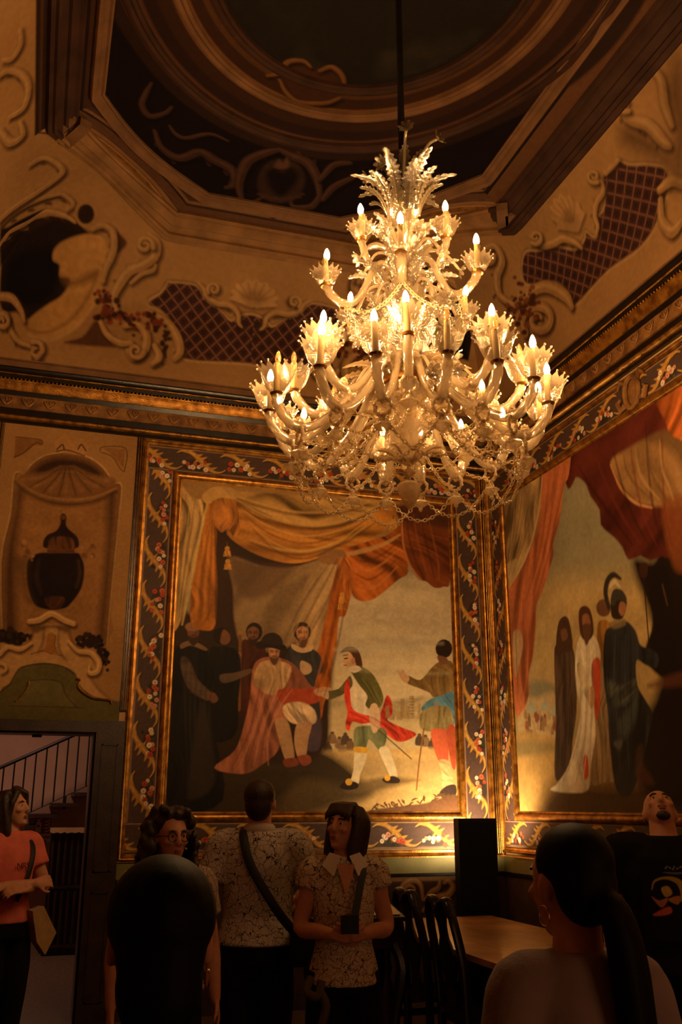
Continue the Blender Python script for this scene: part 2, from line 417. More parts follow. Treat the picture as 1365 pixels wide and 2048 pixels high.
for a_, b_, c_ in ((1.86, 2.12, (44, 28, 22)), (1.76, 2.02, (88, 58, 40)), (1.62, 1.86, (46, 29, 24)), (1.52, 1.74, (58, 37, 28)), (1.42, 1.62, (118, 78, 44)), (1.30, 1.48, (58, 37, 26)), (1.22, 1.36, (84, 56, 36)), (1.10, 1.20, (34, 30, 27))):
    _zone(_el(a_, b_), c_, .012)
_cl = _noise(C.h, C.w, 34, 11)+.5*_noise(C.h, C.w, 12, 12)   # the painted sky in the oval
_m = (np.clip(_el(1.06, 1.16)/.03, 0, 1)*.6*np.clip(_cl-.7, 0, 1))[:, :, None]; C.a[:] = C.a*(1-_m)+np.array(lin(74, 68, 58))*_m
# base line of the cove
# --- lattice panels (trellis of rosettes on umber) on the back and the right cove
def lattice(poly, ang_pts, n):
    k0 = C.a.copy(); C.fill(poly, (66, 40, 36), 2, 1, 4)
    Q = C.pts(poly); x0, y0 = Q.min(0); x1, y1 = Q.max(0); cx, cy = (x0+x1)/2, (y0+y1)/2
    before = C.a.copy(); px = C.res*.135
    Y, X = np.mgrid[0:C.h, 0:C.w]; a = ((X-cx)+(Y-cy)*.92)/px; b = ((X-cx)-(Y-cy)*.92)/px
    ga = np.abs(a-np.round(a)); gb = np.abs(b-np.round(b)); line = np.clip((.10-np.minimum(ga, gb))/.05, 0, 1)
    ra = np.hypot(a-np.floor(a)-.5, b-np.floor(b)-.5); ros = np.clip((.30-ra)/.08, 0, 1)*(.55+.45*np.cos(np.arctan2(a-np.floor(a)-.5, b-np.floor(b)-.5)*4))
    msk = (np.abs(before-k0).sum(2) > .004)
    lc, rc = np.array(lin(126, 84, 66)), np.array(lin(40, 22, 22))
    ros = (ros*msk)[:, :, None]; line = (line*msk)[:, :, None]
    C.a[:] = C.a*(1-ros)+rc*ros; C.a[:] = C.a*(1-line*.85)+lc*line*.85
LB = [(336, 563), (392, 570), (414, 600), (440, 618), (462, 640), (475, 632), (505, 628), (535, 640), (548, 652), (560, 640), (590, 622), (620, 606), (660, 640), (672, 745), (600, 738), (480, 726), (366, 716), (356, 672), (336, 636), (316, 618), (300, 612), (298, 600), (318, 588), (328, 576)]
LR = [(1238, 318), (1262, 328), (1300, 328), (1336, 340), (1332, 400), (1290, 486), (1214, 545), (1150, 612), (1140, 590), (1110, 565), (1058, 570), (1044, 545), (1050, 505), (1078, 500), (1112, 492), (1150, 498), (1168, 480), (1172, 462), (1186, 472), (1196, 470), (1188, 440), (1206, 420), (1210, 385), (1206, 350)]
lattice(LB, None, 9); lattice(LR, None, 9)
for P in (LB, LR): C.stroke(P+[P[0]], 5, TAN_L, 2, .8); C.stroke([(x-1, y-4) for x, y in P], 2, TAN_D, 2, .7)
# --- shells above the lattices
def shell(c, rx, ry, lobes=7, rot=0.0):
    ca, sa = math.cos(rot), math.sin(rot); tr = lambda x, y: (c[0]+x*ca-y*sa, c[1]+x*sa+y*ca)
    pts = []
    for i in range(29):
        t = PI+PI*1.16*(i/28)-.25; r = 1+.07*math.cos(i/28*lobes*2*PI)
        pts.append(tr(rx*r*math.cos(t), ry*r*math.sin(t)))
    pts += [tr(rx*.55, ry*.55), tr(.12*rx, ry*.8), tr(-.12*rx, ry*.8), tr(-rx*.55, ry*.55)]
    C.fill([(x+3, y+5) for x, y in pts], (62, 40, 28), 5, .8); C.fill(pts, (170, 130, 84), 2, 1, 3, (-.5, -.5, .25))
    for i in range(1, lobes):
        t = PI+PI*i/lobes; C.stroke([tr(.15*rx*math.cos(t), .3*ry), tr(.9*rx*math.cos(t), .9*ry*math.sin(t))], [1, 3.2], (128, 92, 56), 2, .6)
    C.fill([tr(-.45*rx, .1*ry), tr(0, -.35*ry), tr(.45*rx, .1*ry), tr(0, .5*ry)], TAN_D, 6, .45)
shell((505, 590), 42, 30); shell((1138, 432), 30, 44, 7, -.55)
# --- scroll strokes: dark cast edge, tan body, pale crest (as the fresco painter modelled them)
def scroll(pts, w, col=TAN, hi=TAN_L, sh=(50, 32, 23), off=(4, 5), a=1.0, leafy=True):
    if leafy and len(pts) >= 5 and np.mean(w) > 8:      # acanthus lobes along the outer edge
        P = crom(pts, 3); W2 = np.interp(np.linspace(0, 1, len(P)), np.linspace(0, 1, len(w)), np.array(w, float))
        for i in range(2, len(P)-2, 3):
            t = P[i+1]-P[i-1]; t = t/(np.linalg.norm(t)+1e-6); n = np.array([-t[1], t[0]]); q = P[i]+n*W2[i]*.5
            C.stroke([q+np.array(off), q+n*W2[i]*.35+t*W2[i]*.5+np.array(off)], [W2[i]*.55, W2[i]*.3], sh, 3, .8*a); C.stroke([q-n*W2[i]*.2, q+n*W2[i]*.25+t*W2[i]*.45], [W2[i]*.5, W2[i]*.28], col, 1.6, a)
    C.stroke([(x+off[0], y+off[1]) for x, y in pts], np.array(w, float)*1.15+2, sh, 4, .85*a)
    C.stroke(pts, w, col, 1.6, a); C.stroke([(x-np.mean(w)*.15, y-np.mean(w)*.18) for x, y in pts], np.array(w, float)*.38, hi, 2, .8*a)
def spiral(c, r, turns=1.4, start=0.0, sgn=1, n=14):
    return [(c[0]+r*(1-.8*i/n)*math.cos(start+sgn*2*PI*turns*i/n), c[1]+r*(1-.8*i/n)*math.sin(start+sgn*2*PI*turns*i/n)) for i in range(n+1)]
for P, w_ in ([(398, 566), (408, 578), (416, 594), (436, 606), (460, 610), (476, 626), (478, 645), (484, 654)], [5, 9, 11, 12, 12, 10, 8, 4]), ([(612, 596), (598, 606), (584, 622), (560, 630), (540, 628), (520, 640), (524, 655), (516, 662)], [5, 9, 11, 12, 12, 10, 8, 4]), (spiral((428, 578), 13, 1.3, 2.6), [7, 6, 3]), (spiral((592, 600), 12, 1.3, .2, -1), [7, 6, 3]):
    scroll(P, w_)
for P, w_ in ([(1188, 348), (1202, 362), (1206, 384), (1194, 404), (1190, 430), (1196, 452), (1192, 474)], [6, 10, 12, 12, 12, 10, 5]), (spiral((1188, 352), 14, 1.3, 1.0), [8, 6, 3]), ([(1062, 474), (1084, 490), (1106, 486), (1126, 476), (1150, 484), (1164, 496)], [7, 11, 12, 12, 10, 5]), (spiral((1072, 474), 14, 1.3, 2.2, -1), [8, 6, 3]), ([(1212, 346), (1226, 332), (1238, 320)], [8, 8, 5]):
    scroll(P, w_)
# --- corner cartouche at the left: a dark oval field with a great shell, scrolls and garland
C.fill([(0, 470), (20, 452), (60, 430), (108, 424), (150, 440), (176, 462), (205, 480), (150, 560), (120, 640), (60, 640), (40, 625), (0, 600)], (34, 22, 18), 4)
C.fill([(10, 570), (20, 520), (60, 500), (105, 500), (118, 530), (118, 560), (95, 600), (50, 614), (20, 600)], (16, 11, 11), 10)
C.fill([(108, 500), (124, 484), (160, 470), (196, 468), (212, 486), (214, 530), (206, 560), (196, 600), (160, 650), (120, 672), (84, 674), (52, 664), (56, 640), (94, 610), (124, 590), (140, 560), (120, 552), (119, 530), (106, 520)], (178, 132, 76), 3, 1, 5, (.5, -.3, .22))
C.fill([(122, 550), (150, 558), (190, 540), (196, 552), (160, 570), (134, 574)], (110, 74, 40), 7, .8)
C.stroke([(52, 656), (90, 664), (140, 640), (178, 590), (196, 540)], [3, 5, 6, 5, 3], (120, 84, 48), 4, .8)
C.stroke([(56, 668), (100, 678), (150, 654), (190, 606)], [3, 6, 6, 3], TAN_L, 3, .7)
C.fill([(130, 684), (165, 672), (192, 640), (205, 662), (228, 690), (222, 694)], (84, 52, 34), 3)
C.fill([(228, 462), (252, 480), (250, 494), (232, 504)], (84, 52, 34), 3)
for P, w_ in (([(0, 492), (18, 466), (58, 444), (100, 424), (132, 432), (150, 444)], [10, 12, 14, 13, 10, 6]),
              ([(186, 458), (206, 450), (224, 462), (228, 490), (222, 514), (212, 536), (206, 562)], [8, 12, 14, 14, 14, 12, 8]),
              ([(0, 450), (30, 424), (66, 404), (100, 392), (132, 392), (146, 408), (134, 420)], [9, 11, 12, 12, 10, 8, 4]),
              ([(0, 592), (24, 596), (42, 620), (48, 640)], [12, 13, 10, 6]),
              ([(0, 628), (14, 632), (22, 660), (38, 682), (62, 690)], [12, 12, 11, 10, 8]),
              (spiral((72, 698), 17, 1.1, -2.0), [9, 8, 4]), (spiral((4, 642), 14, 1.2, -1), [8, 7, 4]),
              ([(300, 470), (314, 486), (310, 512), (286, 530), (258, 542), (240, 566), (228, 594), (234, 622)], [10, 14, 17, 20, 20, 18, 13, 8]),
              (spiral((290, 490), 17, 1.4, .3, -1), [10, 9, 4]),
              ([(262, 566), (284, 548), (306, 540), (312, 530)], [5, 9, 9, 4]),
              ([(200, 640), (214, 668), (240, 684), (262, 684)], [8, 12, 14, 10]),
              ([(250, 652), (276, 648), (292, 668), (290, 696), (268, 714), (256, 700)], [9, 14, 16, 16, 14, 9]),
              (spiral((272, 700), 16, 1.2, .2, 1), [10, 8, 4]),
              ([(296, 622), (330, 640), (352, 668), (360, 700), (350, 716)], [8, 14, 18, 16, 9]),
              ([(310, 690), (318, 712), (306, 726)], [10, 14, 8]),
              ([(60, 330), (92, 316), (124, 338), (110, 360), (64, 392), (10, 430), (0, 440)], [7, 9, 11, 12, 14, 14, 12]),
              ([(0, 150), (20, 140), (44, 150), (56, 176), (46, 216), (20, 234)], [9, 10, 12, 12, 12, 8]),
              ([(40, 60), (40, 90), (24, 116), (6, 120)], [9, 12, 12, 8]), ([(0, 262), (20, 284), (44, 272), (40, 244)], [9, 12, 10, 6])):
    scroll(P, w_)
C.dot(175, 426, 26, TAN, 2, 1, 30); C.dot(172, 428, 17, (44, 28, 22), 2, 1, 20)
for i in range(90):                                           # garland of dark red leaves and roses
    t = random.random(); gx = np.interp(t, [0, .3, .6, 1], [205, 212, 250, 322]); gy = np.interp(t, [0, .3, .6, 1], [586, 630, 636, 648])
    C.dot(gx+random.gauss(0, 9), gy+random.gauss(0, 11), random.uniform(3, 7), random.choice([(74, 34, 24), (52, 26, 20), (110, 50, 30), (60, 38, 26), (128, 62, 40)]), 2)
for i in range(26): C.dot(332+random.gauss(0, 5), 690+random.gauss(0, 14), random.uniform(2, 5), (48, 28, 22), 2)
# the back cove is symmetrical: its right half repeats the left one
_mm = ((_X > (XL+XR)/2+.02) & (_bk < XR-_X) & (_E < .44))[:, :, None]; C.a[:] = np.where(_mm, C.a[:, ::-1], C.a)
# --- right corner cartouche (behind the chandelier) and the one at the right edge
for P, w_ in (([(968, 500), (990, 492), (1004, 520), (994, 552), (1000, 590), (1030, 610)], [8, 12, 15, 17, 16, 10]), (spiral((974, 515), 15, 1.3, -.3), [8, 7, 4]),
              (spiral((1078, 640), 36, 1.5, 2.4), [16, 14, 6]), ([(1056, 590), (1090, 572), (1130, 590), (1144, 612)], [10, 16, 16, 9]),
              ([(1320, 380), (1345, 360), (1365, 366)], [12, 18, 16]), ([(1322, 400), (1324, 440), (1345, 462), (1365, 440)], [12, 18, 20, 14]),
              ([(1240, 200), (1256, 236), (1296, 250), (1326, 282), (1340, 292)], [12, 20, 24, 22, 12]), ([(1300, 130), (1322, 160), (1330, 210), (1344, 250)], [14, 20, 22, 14]), (spiral((1248, 206), 18, 1.2, 1), [10, 8, 4])):
    scroll(P, w_)
C.fill([(1244, 250), (1290, 262), (1330, 300), (1338, 330), (1300, 316), (1262, 300), (1242, 280)], (62, 42, 30), 16, .75)
C.fill([(1330, 180), (1365, 120), (1365, 360), (1344, 350), (1350, 260)], (58, 38, 28), 20, .75)
for i in range(60): C.dot(1046+random.gauss(0, 14), 606+random.gauss(0, 26), random.uniform(3, 7), random.choice([(96, 52, 34), (70, 40, 28), (120, 72, 44)]), 2)
# --- arabesques in the dark spandrels
BR, BRL, BRD = (62, 41, 34), (84, 58, 45), (14, 9, 9)
for P, w_ in (([(304, 166), (292, 186), (284, 210), (300, 232), (330, 226), (344, 214)], [3, 8, 10, 12, 8, 4]), ([(310, 262), (324, 296), (360, 316), (400, 304), (430, 320), (464, 340), (470, 368), (452, 376)], [6, 12, 18, 18, 20, 18, 14, 6]),
              ([(340, 252), (352, 268), (372, 276), (420, 268), (456, 282)], [4, 9, 10, 9, 5]), ([(484, 400), (478, 366), (494, 324), (530, 306), (560, 300)], [8, 14, 18, 16, 8]), ([(640, 392), (634, 356), (616, 326), (590, 314), (560, 300)], [8, 14, 18, 16, 8]),
              ([(484, 400), (500, 408), (520, 398)], [8, 10, 5]), ([(640, 392), (624, 412), (590, 414), (582, 404)], [10, 14, 10, 5]), ([(640, 360), (668, 330), (700, 326)], [8, 14, 10]), ([(646, 400), (668, 374), (704, 356)], [8, 14, 10])):
    scroll(P, w_, BR, BRL, BRD)
C.fill([(515, 368), (530, 330), (564, 318), (598, 330), (610, 364), (590, 398), (556, 406), (528, 396)], (54, 36, 30), 4, 1, 5); C.fill([(532, 346), (552, 336), (566, 344), (582, 334), (598, 350), (588, 372), (566, 392), (544, 380)], (20, 13, 13), 7)
for i in range(7): C.stroke([(562+4*math.cos(PI*i/6), 398), (562+44*math.cos(PI+PI*i/6), 388+12*math.sin(PI*i/6))], [3, 7], (66, 45, 36), 2)
C.fill([(548, 334), (558, 318), (566, 326), (574, 314), (580, 332), (566, 338)], BRL, 2.5, 1, 3)
C.fill([(520, 416), (536, 430), (548, 440), (560, 428), (586, 420), (552, 414)], BR, 3)
# leafy cartouche on the oval's rim
C.fill([(560, 150), (580, 128), (610, 122), (630, 136), (655, 138), (688, 150), (690, 186), (660, 200), (620, 206), (590, 200), (572, 186)], (70, 44, 30), 3, 1, 5)
for P, w_ in (([(535, 152), (560, 146), (576, 124), (606, 122), (622, 134)], [5, 9, 11, 9, 5]), ([(640, 142), (664, 134), (684, 150), (690, 170)], [6, 10, 10, 6]), ([(560, 160), (574, 186), (600, 204), (650, 206), (680, 196)], [5, 9, 10, 10, 6])):
    scroll(P, w_, (104, 70, 42), (134, 92, 54), (26, 16, 14))
C.grain(.16)
ceiling = empty('ceiling'); struct(ceiling)
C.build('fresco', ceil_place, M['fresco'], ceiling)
# plain remainder of the vault behind the viewer, the same curve
def plain(name, xs, ys, f):
    X, Y = np.meshgrid(xs, ys); Z = f(X, Y); mb = MB(); n = len(xs)
    mb.add(np.stack([X, Y, Z], -1).reshape(-1, 3), [(j*n+i, j*n+i+1, (j+1)*n+i+1, (j+1)*n+i) for j in range(len(ys)-1) for i in range(n-1)])
    return mb.build(name, M['stucco_deep'], ceiling, fix=False)
_xs = np.concatenate([XL+COVE_A*(1-np.cos(np.linspace(0, PI/2, 12))), np.linspace(XL+COVE_A, XR-COVE_A, 6)[1:-1], XR-COVE_A*(1-np.cos(np.linspace(PI/2, 0, 12)))])
plain('vault', _xs, np.concatenate([YF+COVE_A*(1-np.cos(np.linspace(0, PI/2, 10))), np.linspace(YF+COVE_A, 3.3, 10)[1:]]), ceil_height)
MB().box((XL-.3, YF-.3, CEIL_Z+.05), (XR+.3, YB+.3, CEIL_Z+.2)).build('slab', M['stucco_deep'], ceiling, smooth=False)

# ---- raised plaster mouldings on the vault
def ceil_sweep(name, path, prof, m, closed=False, parent=None):
    P = np.array(path, float); n = len(P)
    T = (np.roll(P, -1, 0)-np.roll(P, 1, 0)) if closed else np.gradient(P, axis=0)
    T /= np.linalg.norm(T, axis=1)[:, None]+1e-9; Nn = np.column_stack([-T[:, 1], T[:, 0]]); rings = []
    for p, q in zip(P, Nn):
        r = []
        for o, h in prof:
            x = min(max(p[0]+q[0]*o, XL+.01), XR-.01); y = min(p[1]+q[1]*o, YB-.01)
            z = float(ceil_height(x, y)); nn = ceil_normal((x, y, z)); r.append(np.array([x, y, z])+nn*h)
        rings.append(r)
    if closed: rings.append(rings[0])
    mb = MB(); k = len(prof); mb.v = [tuple(v) for r in rings for v in r]
    mb.f = [(i*k+j, i*k+j+1, (i+1)*k+j+1, (i+1)*k+j) for i in range(len(rings)-1) for j in range(k-1)]
    return mb.build(name, m, parent or ceiling, fix=False)
def dens(P, step=.06):
    out = []
    for a, b in zip(P[:-1], P[1:]):
        a, b = np.array(a), np.array(b); n = max(1, int(np.linalg.norm(b-a)/step)); out += [a+(b-a)*i/n for i in range(n)]
    return np.array(out+[np.array(P[-1])])
def frame_path(x0, x1, y1, cx, cy, bulge, y0=1.4):
    cor = lambda sx: [(1-t)**2*np.array([0, y1-cy])+2*t*(1-t)*np.array([cx*(.5-bulge), y1-cy*(.5-bulge)])+t*t*np.array([cx, y1]) for t in np.linspace(0, 1, 16)]
    L = [np.array([x0+c[0], c[1]]) for c in cor(1)]; R_ = [np.array([x1-c[0], c[1]]) for c in cor(-1)][::-1]
    return np.concatenate([dens([(x0, y0), L[0]])[:-1], L, dens([L[-1], R_[0]])[1:-1], R_, dens([R_[-1], (x1, y0)])[1:]])
PROF_IN = [(-.06, 0), (-.06, .025), (-.045, .03), (-.03, .018), (.0, .02), (.02, .045), (.05, .05), (.06, .03), (.06, 0)]
PROF_OUT = [(-.12, 0), (-.12, .03), (-.10, .045), (-.08, .03), (-.06, .05), (-.01, .055), (.0, .03), (.05, .03), (.06, .06), (.085, .065), (.09, .04), (.12, .04), (.12, 0)]
ceil_sweep('inner_moulding', frame_path(.02, 3.41, 7.53, 1.05, 1.06, .16), PROF_IN, M['stucco_dark'])
_fp = frame_path(-.23, 3.72, 7.83, 1.03, 1.1, .16); _i0 = int(np.argmax(_fp[:, 0] > -.225)); _i1 = len(_fp)-int(np.argmax(_fp[::-1, 0] < 3.715))
ceil_sweep('outer_moulding', _fp[:_i0+1], PROF_OUT, M['stucco_deep']); ceil_sweep('outer_moulding', _fp[_i0:_i1], PROF_OUT, M['fresco_tan']); ceil_sweep('outer_moulding', _fp[_i1-1:], PROF_OUT, M['stucco_deep'])
for _k in (_i0, _i1):                                    # stepped blocks where the cut corners meet the straight runs
    for _o in (-.06, .06):
        _q = _fp[_k]; _z = float(ceil_height(_q[0], _q[1])); MB().box((-.05, -.17, -.035), (.05, .17, .035)).build('moulding_block', M['stucco_dark'], ceiling, smooth=False, loc=(_q[0]+_o, _q[1]+_o*.5, _z-.02), rot=(0, 0, .5 if _k == _i0 else -.5))
_e = lambda a, b: [(CX+a*math.cos(t), CY+b*math.sin(t)) for t in np.linspace(0, 2*PI, 97)[:-1]]
RING = [(-.05, 0), (-.045, .03), (-.02, .04), (0, .02), (.02, .035), (.045, .03), (.05, 0)]
ceil_sweep('oval_moulding', _e(1.36, 1.55), RING, M['stucco_dark'], True)
ceil_sweep('oval_moulding', _e(1.12, 1.24), RING, M['stucco_deep'], True)
ceil_sweep('oval_moulding', _e(1.70, 1.94), RING, M['stucco_deep'], True)

# ---- cornice round the walls: gilt, ebony and carved members one above the other
cornice = struct(empty('trim_1'))
def around(name, prof, m, parent=cornice, sides='lbr', smooth=True):
    corners = []
    for d, z in prof:
        corners.append([(XL+d, YF, z), (XL+d, YB-d, z), (XR-d, YB-d, z), (XR-d, YF, z)])
    mb = MB(); k = len(prof); mb.v = [corners[j][i] for i in range(4) for j in range(k)]
    mb.f = [(i*k+j, i*k+j+1, (i+1)*k+j+1, (i+1)*k+j) for i in range(3) for j in range(k-1)]
    return mb.build(name, m, parent, smooth, fix=False)
def half_round(z0, z1, d, base=0.0, n=6):
    return [(0, z0)]+[(base+d*math.sin(PI*t/n), z0+(z1-z0)*(1-math.cos(PI*t/n))/2) for t in range(n+1)]+[(0, z1)]
around('ebony_fillet', [(0, 4.875), (.03, 4.875), (.03, 4.90), (0, 4.90)], M['black_wood'])
around('gilt_moulding', half_round(4.90, 4.955, .05, .015), M['gilt'])
around('ebony_fillet', [(0, 4.955), (.03, 4.955), (.035, 5.005), (0, 5.005)], M['black_wood'])
around('carved_frieze', [(0, 5.005), (.055, 5.005), (.055, 5.125), (0, 5.125)], M['frieze'], smooth=False)
around('ebony_fillet', [(0, 5.125), (.06, 5.125), (.07, 5.165), (0, 5.165)], M['black_wood'])
around('gilt_cavetto', [(0, 5.165), (.08, 5.165), (.09, 5.18), (.10, 5.205), (.125, 5.235), (.13, 5.245), (0, 5.245)], M['gilt'])
around('ebony_fillet', [(0, 5.262), (.135, 5.262), (.14, 5.292), (0, 5.292)], M['black_wood'])
around('gilt_moulding', half_round(5.292, 5.308, .012, .14), M['gilt'])
around('ebony_ogee', [(0, 5.308), (.15, 5.308), (.165, 5.325), (.17, 5.345), (.16, 5.36), (.12, 5.368), (0, 5.368)], M['black_wood'])
around('painted_band', [(0, 5.368), (.015, 5.368), (.015, 5.48), (.03, 5.485), (.03, 5.498), (0, 5.505)], M['stucco_dark'])
bead = MB().ball((0, 0, 0), .011, 6, 4)
bm_ = MB()
for i in range(134): bm_.add([(v[0]+XL+.15+i*.034, v[1]+YB-.13, v[2]+5.253) for v in bead.v], bead.f)
for i in range(150): bm_.add([(v[0]+XR-.13, v[1]+YB-.15-i*.034, v[2]+5.253) for v in bead.v], bead.f)
tag(bm_.build('bead_row', M['gilt'], cornice), kind='stuff')
lf = MB()                                                     # leaf tongues carved on the frieze
for s_ in (-1, 1): lf.tube(crom([(0, 0, -.035), (s_*.035, -.006, -.005), (s_*.05, -.01, .025), (s_*.03, -.01, .035), (s_*.022, -.006, .02)], 3), [.007, .013, .012, .009, .006, .006, .006, .006, .006, .006, .006, .006, .004], 5)
lf.ball((0, -.004, .02), (.012, .01, .022), 6, 4)
l0 = lf.build('carved_leaf', M['frieze'], cornice)
l0.location = (XL+.16, YB-.056, 5.065)
for i in range(1, 25): copy(l0, loc=(XL+.16+i*.186, YB-.056, 5.065))
for i in range(24): copy(l0, loc=(XR-.056, YB-.16-i*.186, 5.065), rot=(0, 0, PI/2*-1))

# ---- dado: green painted band, ebony moulding and a painted lower field
dado = struct(empty('trim_2'))
def wallstrip(name, z0, z1, d, m, prof=None):
    for nm, lo, hi in (('b', (DOOR_X1+.24, YB-d, z0), (XR, YB, z1)), ('r', (XR-d, YF, z0), (XR, YB-d, z1))):
        MB().box(lo, hi).build(name, m, dado, smooth=False)
wallstrip('green_band', 1.035, 1.165, .012, M['green_dado'])
wallstrip('ebony_moulding', 1.012, 1.035, .03, M['black_wood'])
wallstrip('gilt_fillet', 1.165, 1.178, .025, M['gilt'])
D_ = Paint(DOOR_X1+.24, XR, .12, 1.012, 110, (58, 40, 32), lambda x, y: (on_back(x, y)[0], on_back(x, y)[2]))
D_.fill([(640, 1753), (940, 1747), (940, 1760), (640, 1766)], (120, 88, 54), 1.5, 1, 0)
def dscroll(P, w_):
    D_.stroke([(x+2, y+3) for x, y in P], np.array(w_, float)+3, (24, 15, 12), 3, .8); D_.stroke(P, w_, (122, 88, 56), 1.5); D_.stroke([(x-1, y-2) for x, y in P], np.array(w_, float)*.4, (156, 116, 76), 1.5, .8)
for ox in (-264, 0):
    for P, w_ in (([(802, 1816), (800, 1786), (812, 1766), (830, 1760), (842, 1772), (846, 1800)], [6, 11, 13, 12, 10, 5]), (spiral((822, 1782), 16, 1.3, 1), [7, 5, 3]),
                  ([(850, 1800), (862, 1784), (876, 1776), (880, 1764)], [5, 9, 10, 6]), ([(846, 1822), (870, 1796), (894, 1790), (906, 1774), (898, 1762), (888, 1766)], [6, 11, 14, 12, 9, 5]), ([(790, 1822), (800, 1800)], [5, 8])):
        dscroll([(x+ox, y) for x, y in P], w_)
D_.grain(.2)
D_.build('painted_field', lambda U, V: (U, U*0+YB-.008, V), M['fresco'], dado)
MB().box((XR-.008, YF, .12), (XR, YB-.01, 1.012)).build('plain_field', M['stucco_deep'], dado, smooth=False)
sk = struct(MB().box((DOOR_X1+.24, YB-.03, 0), (XR-.03, YB, .12)).build('baseboard_back', M['dark_wood'], smooth=False))
struct(MB().box((XR-.03, YF, 0), (XR, YB-.03, .12)).build('baseboard_right', M['dark_wood'], smooth=False))

# ---- doorway: dark panelled architrave and lintel
dr = struct(empty('door_1'))
MB().box((DOOR_X1, YB-.06, 0), (DOOR_X1+.235, YB+.0, DOOR_H+.09)).build('jamb_post', M['dark_wood'], dr, smooth=False)
for z0, z1 in ((.15, .95), (1.1, 2.1)):
    fr = MB()
    for a in ((DOOR_X1+.05, z0, DOOR_X1+.062, z1), (DOOR_X1+.173, z0, DOOR_X1+.185, z1), (DOOR_X1+.05, z0, DOOR_X1+.185, z0+.012), (DOOR_X1+.05, z1-.012, DOOR_X1+.185, z1)):
        fr.box((a[0], YB-.07, a[1]), (a[2], YB-.058, a[3]))
    fr.build('panel_moulding', M['dark_wood'], dr, smooth=False)
MB().box((XL+.0, YB-.06, 0), (DOOR_X0, YB, DOOR_H+.09)).build('jamb_post', M['dark_wood'], dr, smooth=False)
MB().box((DOOR_X0, YB-.06, DOOR_H-.005), (DOOR_X1, YB, DOOR_H+.085)).build('lintel', M['dark_wood'], dr, smooth=False)
MB().box((DOOR_X1-.02, YB, 0), (DOOR_X1, YB+.28, DOOR_H)).build('reveal', M['black_wood'], dr, smooth=False)
MB().box((DOOR_X0, YB, 0), (DOOR_X0+.02, YB+.28, DOOR_H)).build('reveal', M['black_wood'], dr, smooth=False)
MB().box((DOOR_X0+.02, YB, DOOR_H-.02), (DOOR_X1-.02, YB+.28, DOOR_H)).build('head_reveal', M['black_wood'], dr, smooth=False)
MB().box((-.02, YB+.24, DOOR_H-.035), (.06, YB+.28, DOOR_H-.02)).build('door_closer', M['black'], dr, smooth=False)
# ================================================================ wall paintings in gilt frames
def wall_xyz(side):
    if side == 'back': return lambda u, d, z: (u, YB-d, z)
    return lambda u, d, z: (XR-d, u, z)
def member(name, side, a, b, inward, prof, m, parent, mitre=True):
    """one straight frame member from a to b (u, z), mitred; prof = (offset inwards, depth)."""
    P = wall_xyz(side); a = np.array(a, float); b = np.array(b, float); t = (b-a)/np.linalg.norm(b-a); n = np.array(inward, float)
    mb = MB(); rings = []
    for p, s in ((a, 1), (b, -1)):
        rings.append([P(*(lambda q: (q[0], d, q[1]))(p+n*o+t*s*(o if mitre else 0))) for o, d in prof])
    mb.loft(rings); return mb.build(name, m, parent, True)
def rect_frame(name, side, u0, u1, z0, z1, prof, m, parent):
    for a, b, n in (((u0, z0), (u1, z0), (0, 1)), ((u1, z0), (u1, z1), (-1, 0)), ((u1, z1), (u0, z1), (0, -1)), ((u0, z1), (u0, z0), (1, 0))):
        member(name, side, a, b, n, prof, m, parent)
def roundprof(w_, d, base=.0, n=6):
    return [(0, -.0)]+[(w_*(1-math.cos(PI*t/n))/2, base+d*math.sin(PI*t/n)) for t in range(n+1)]+[(w_, 0)]
FLW = [(176, 66, 40), (222, 190, 160), (206, 140, 110), (232, 206, 170), (190, 88, 56)]
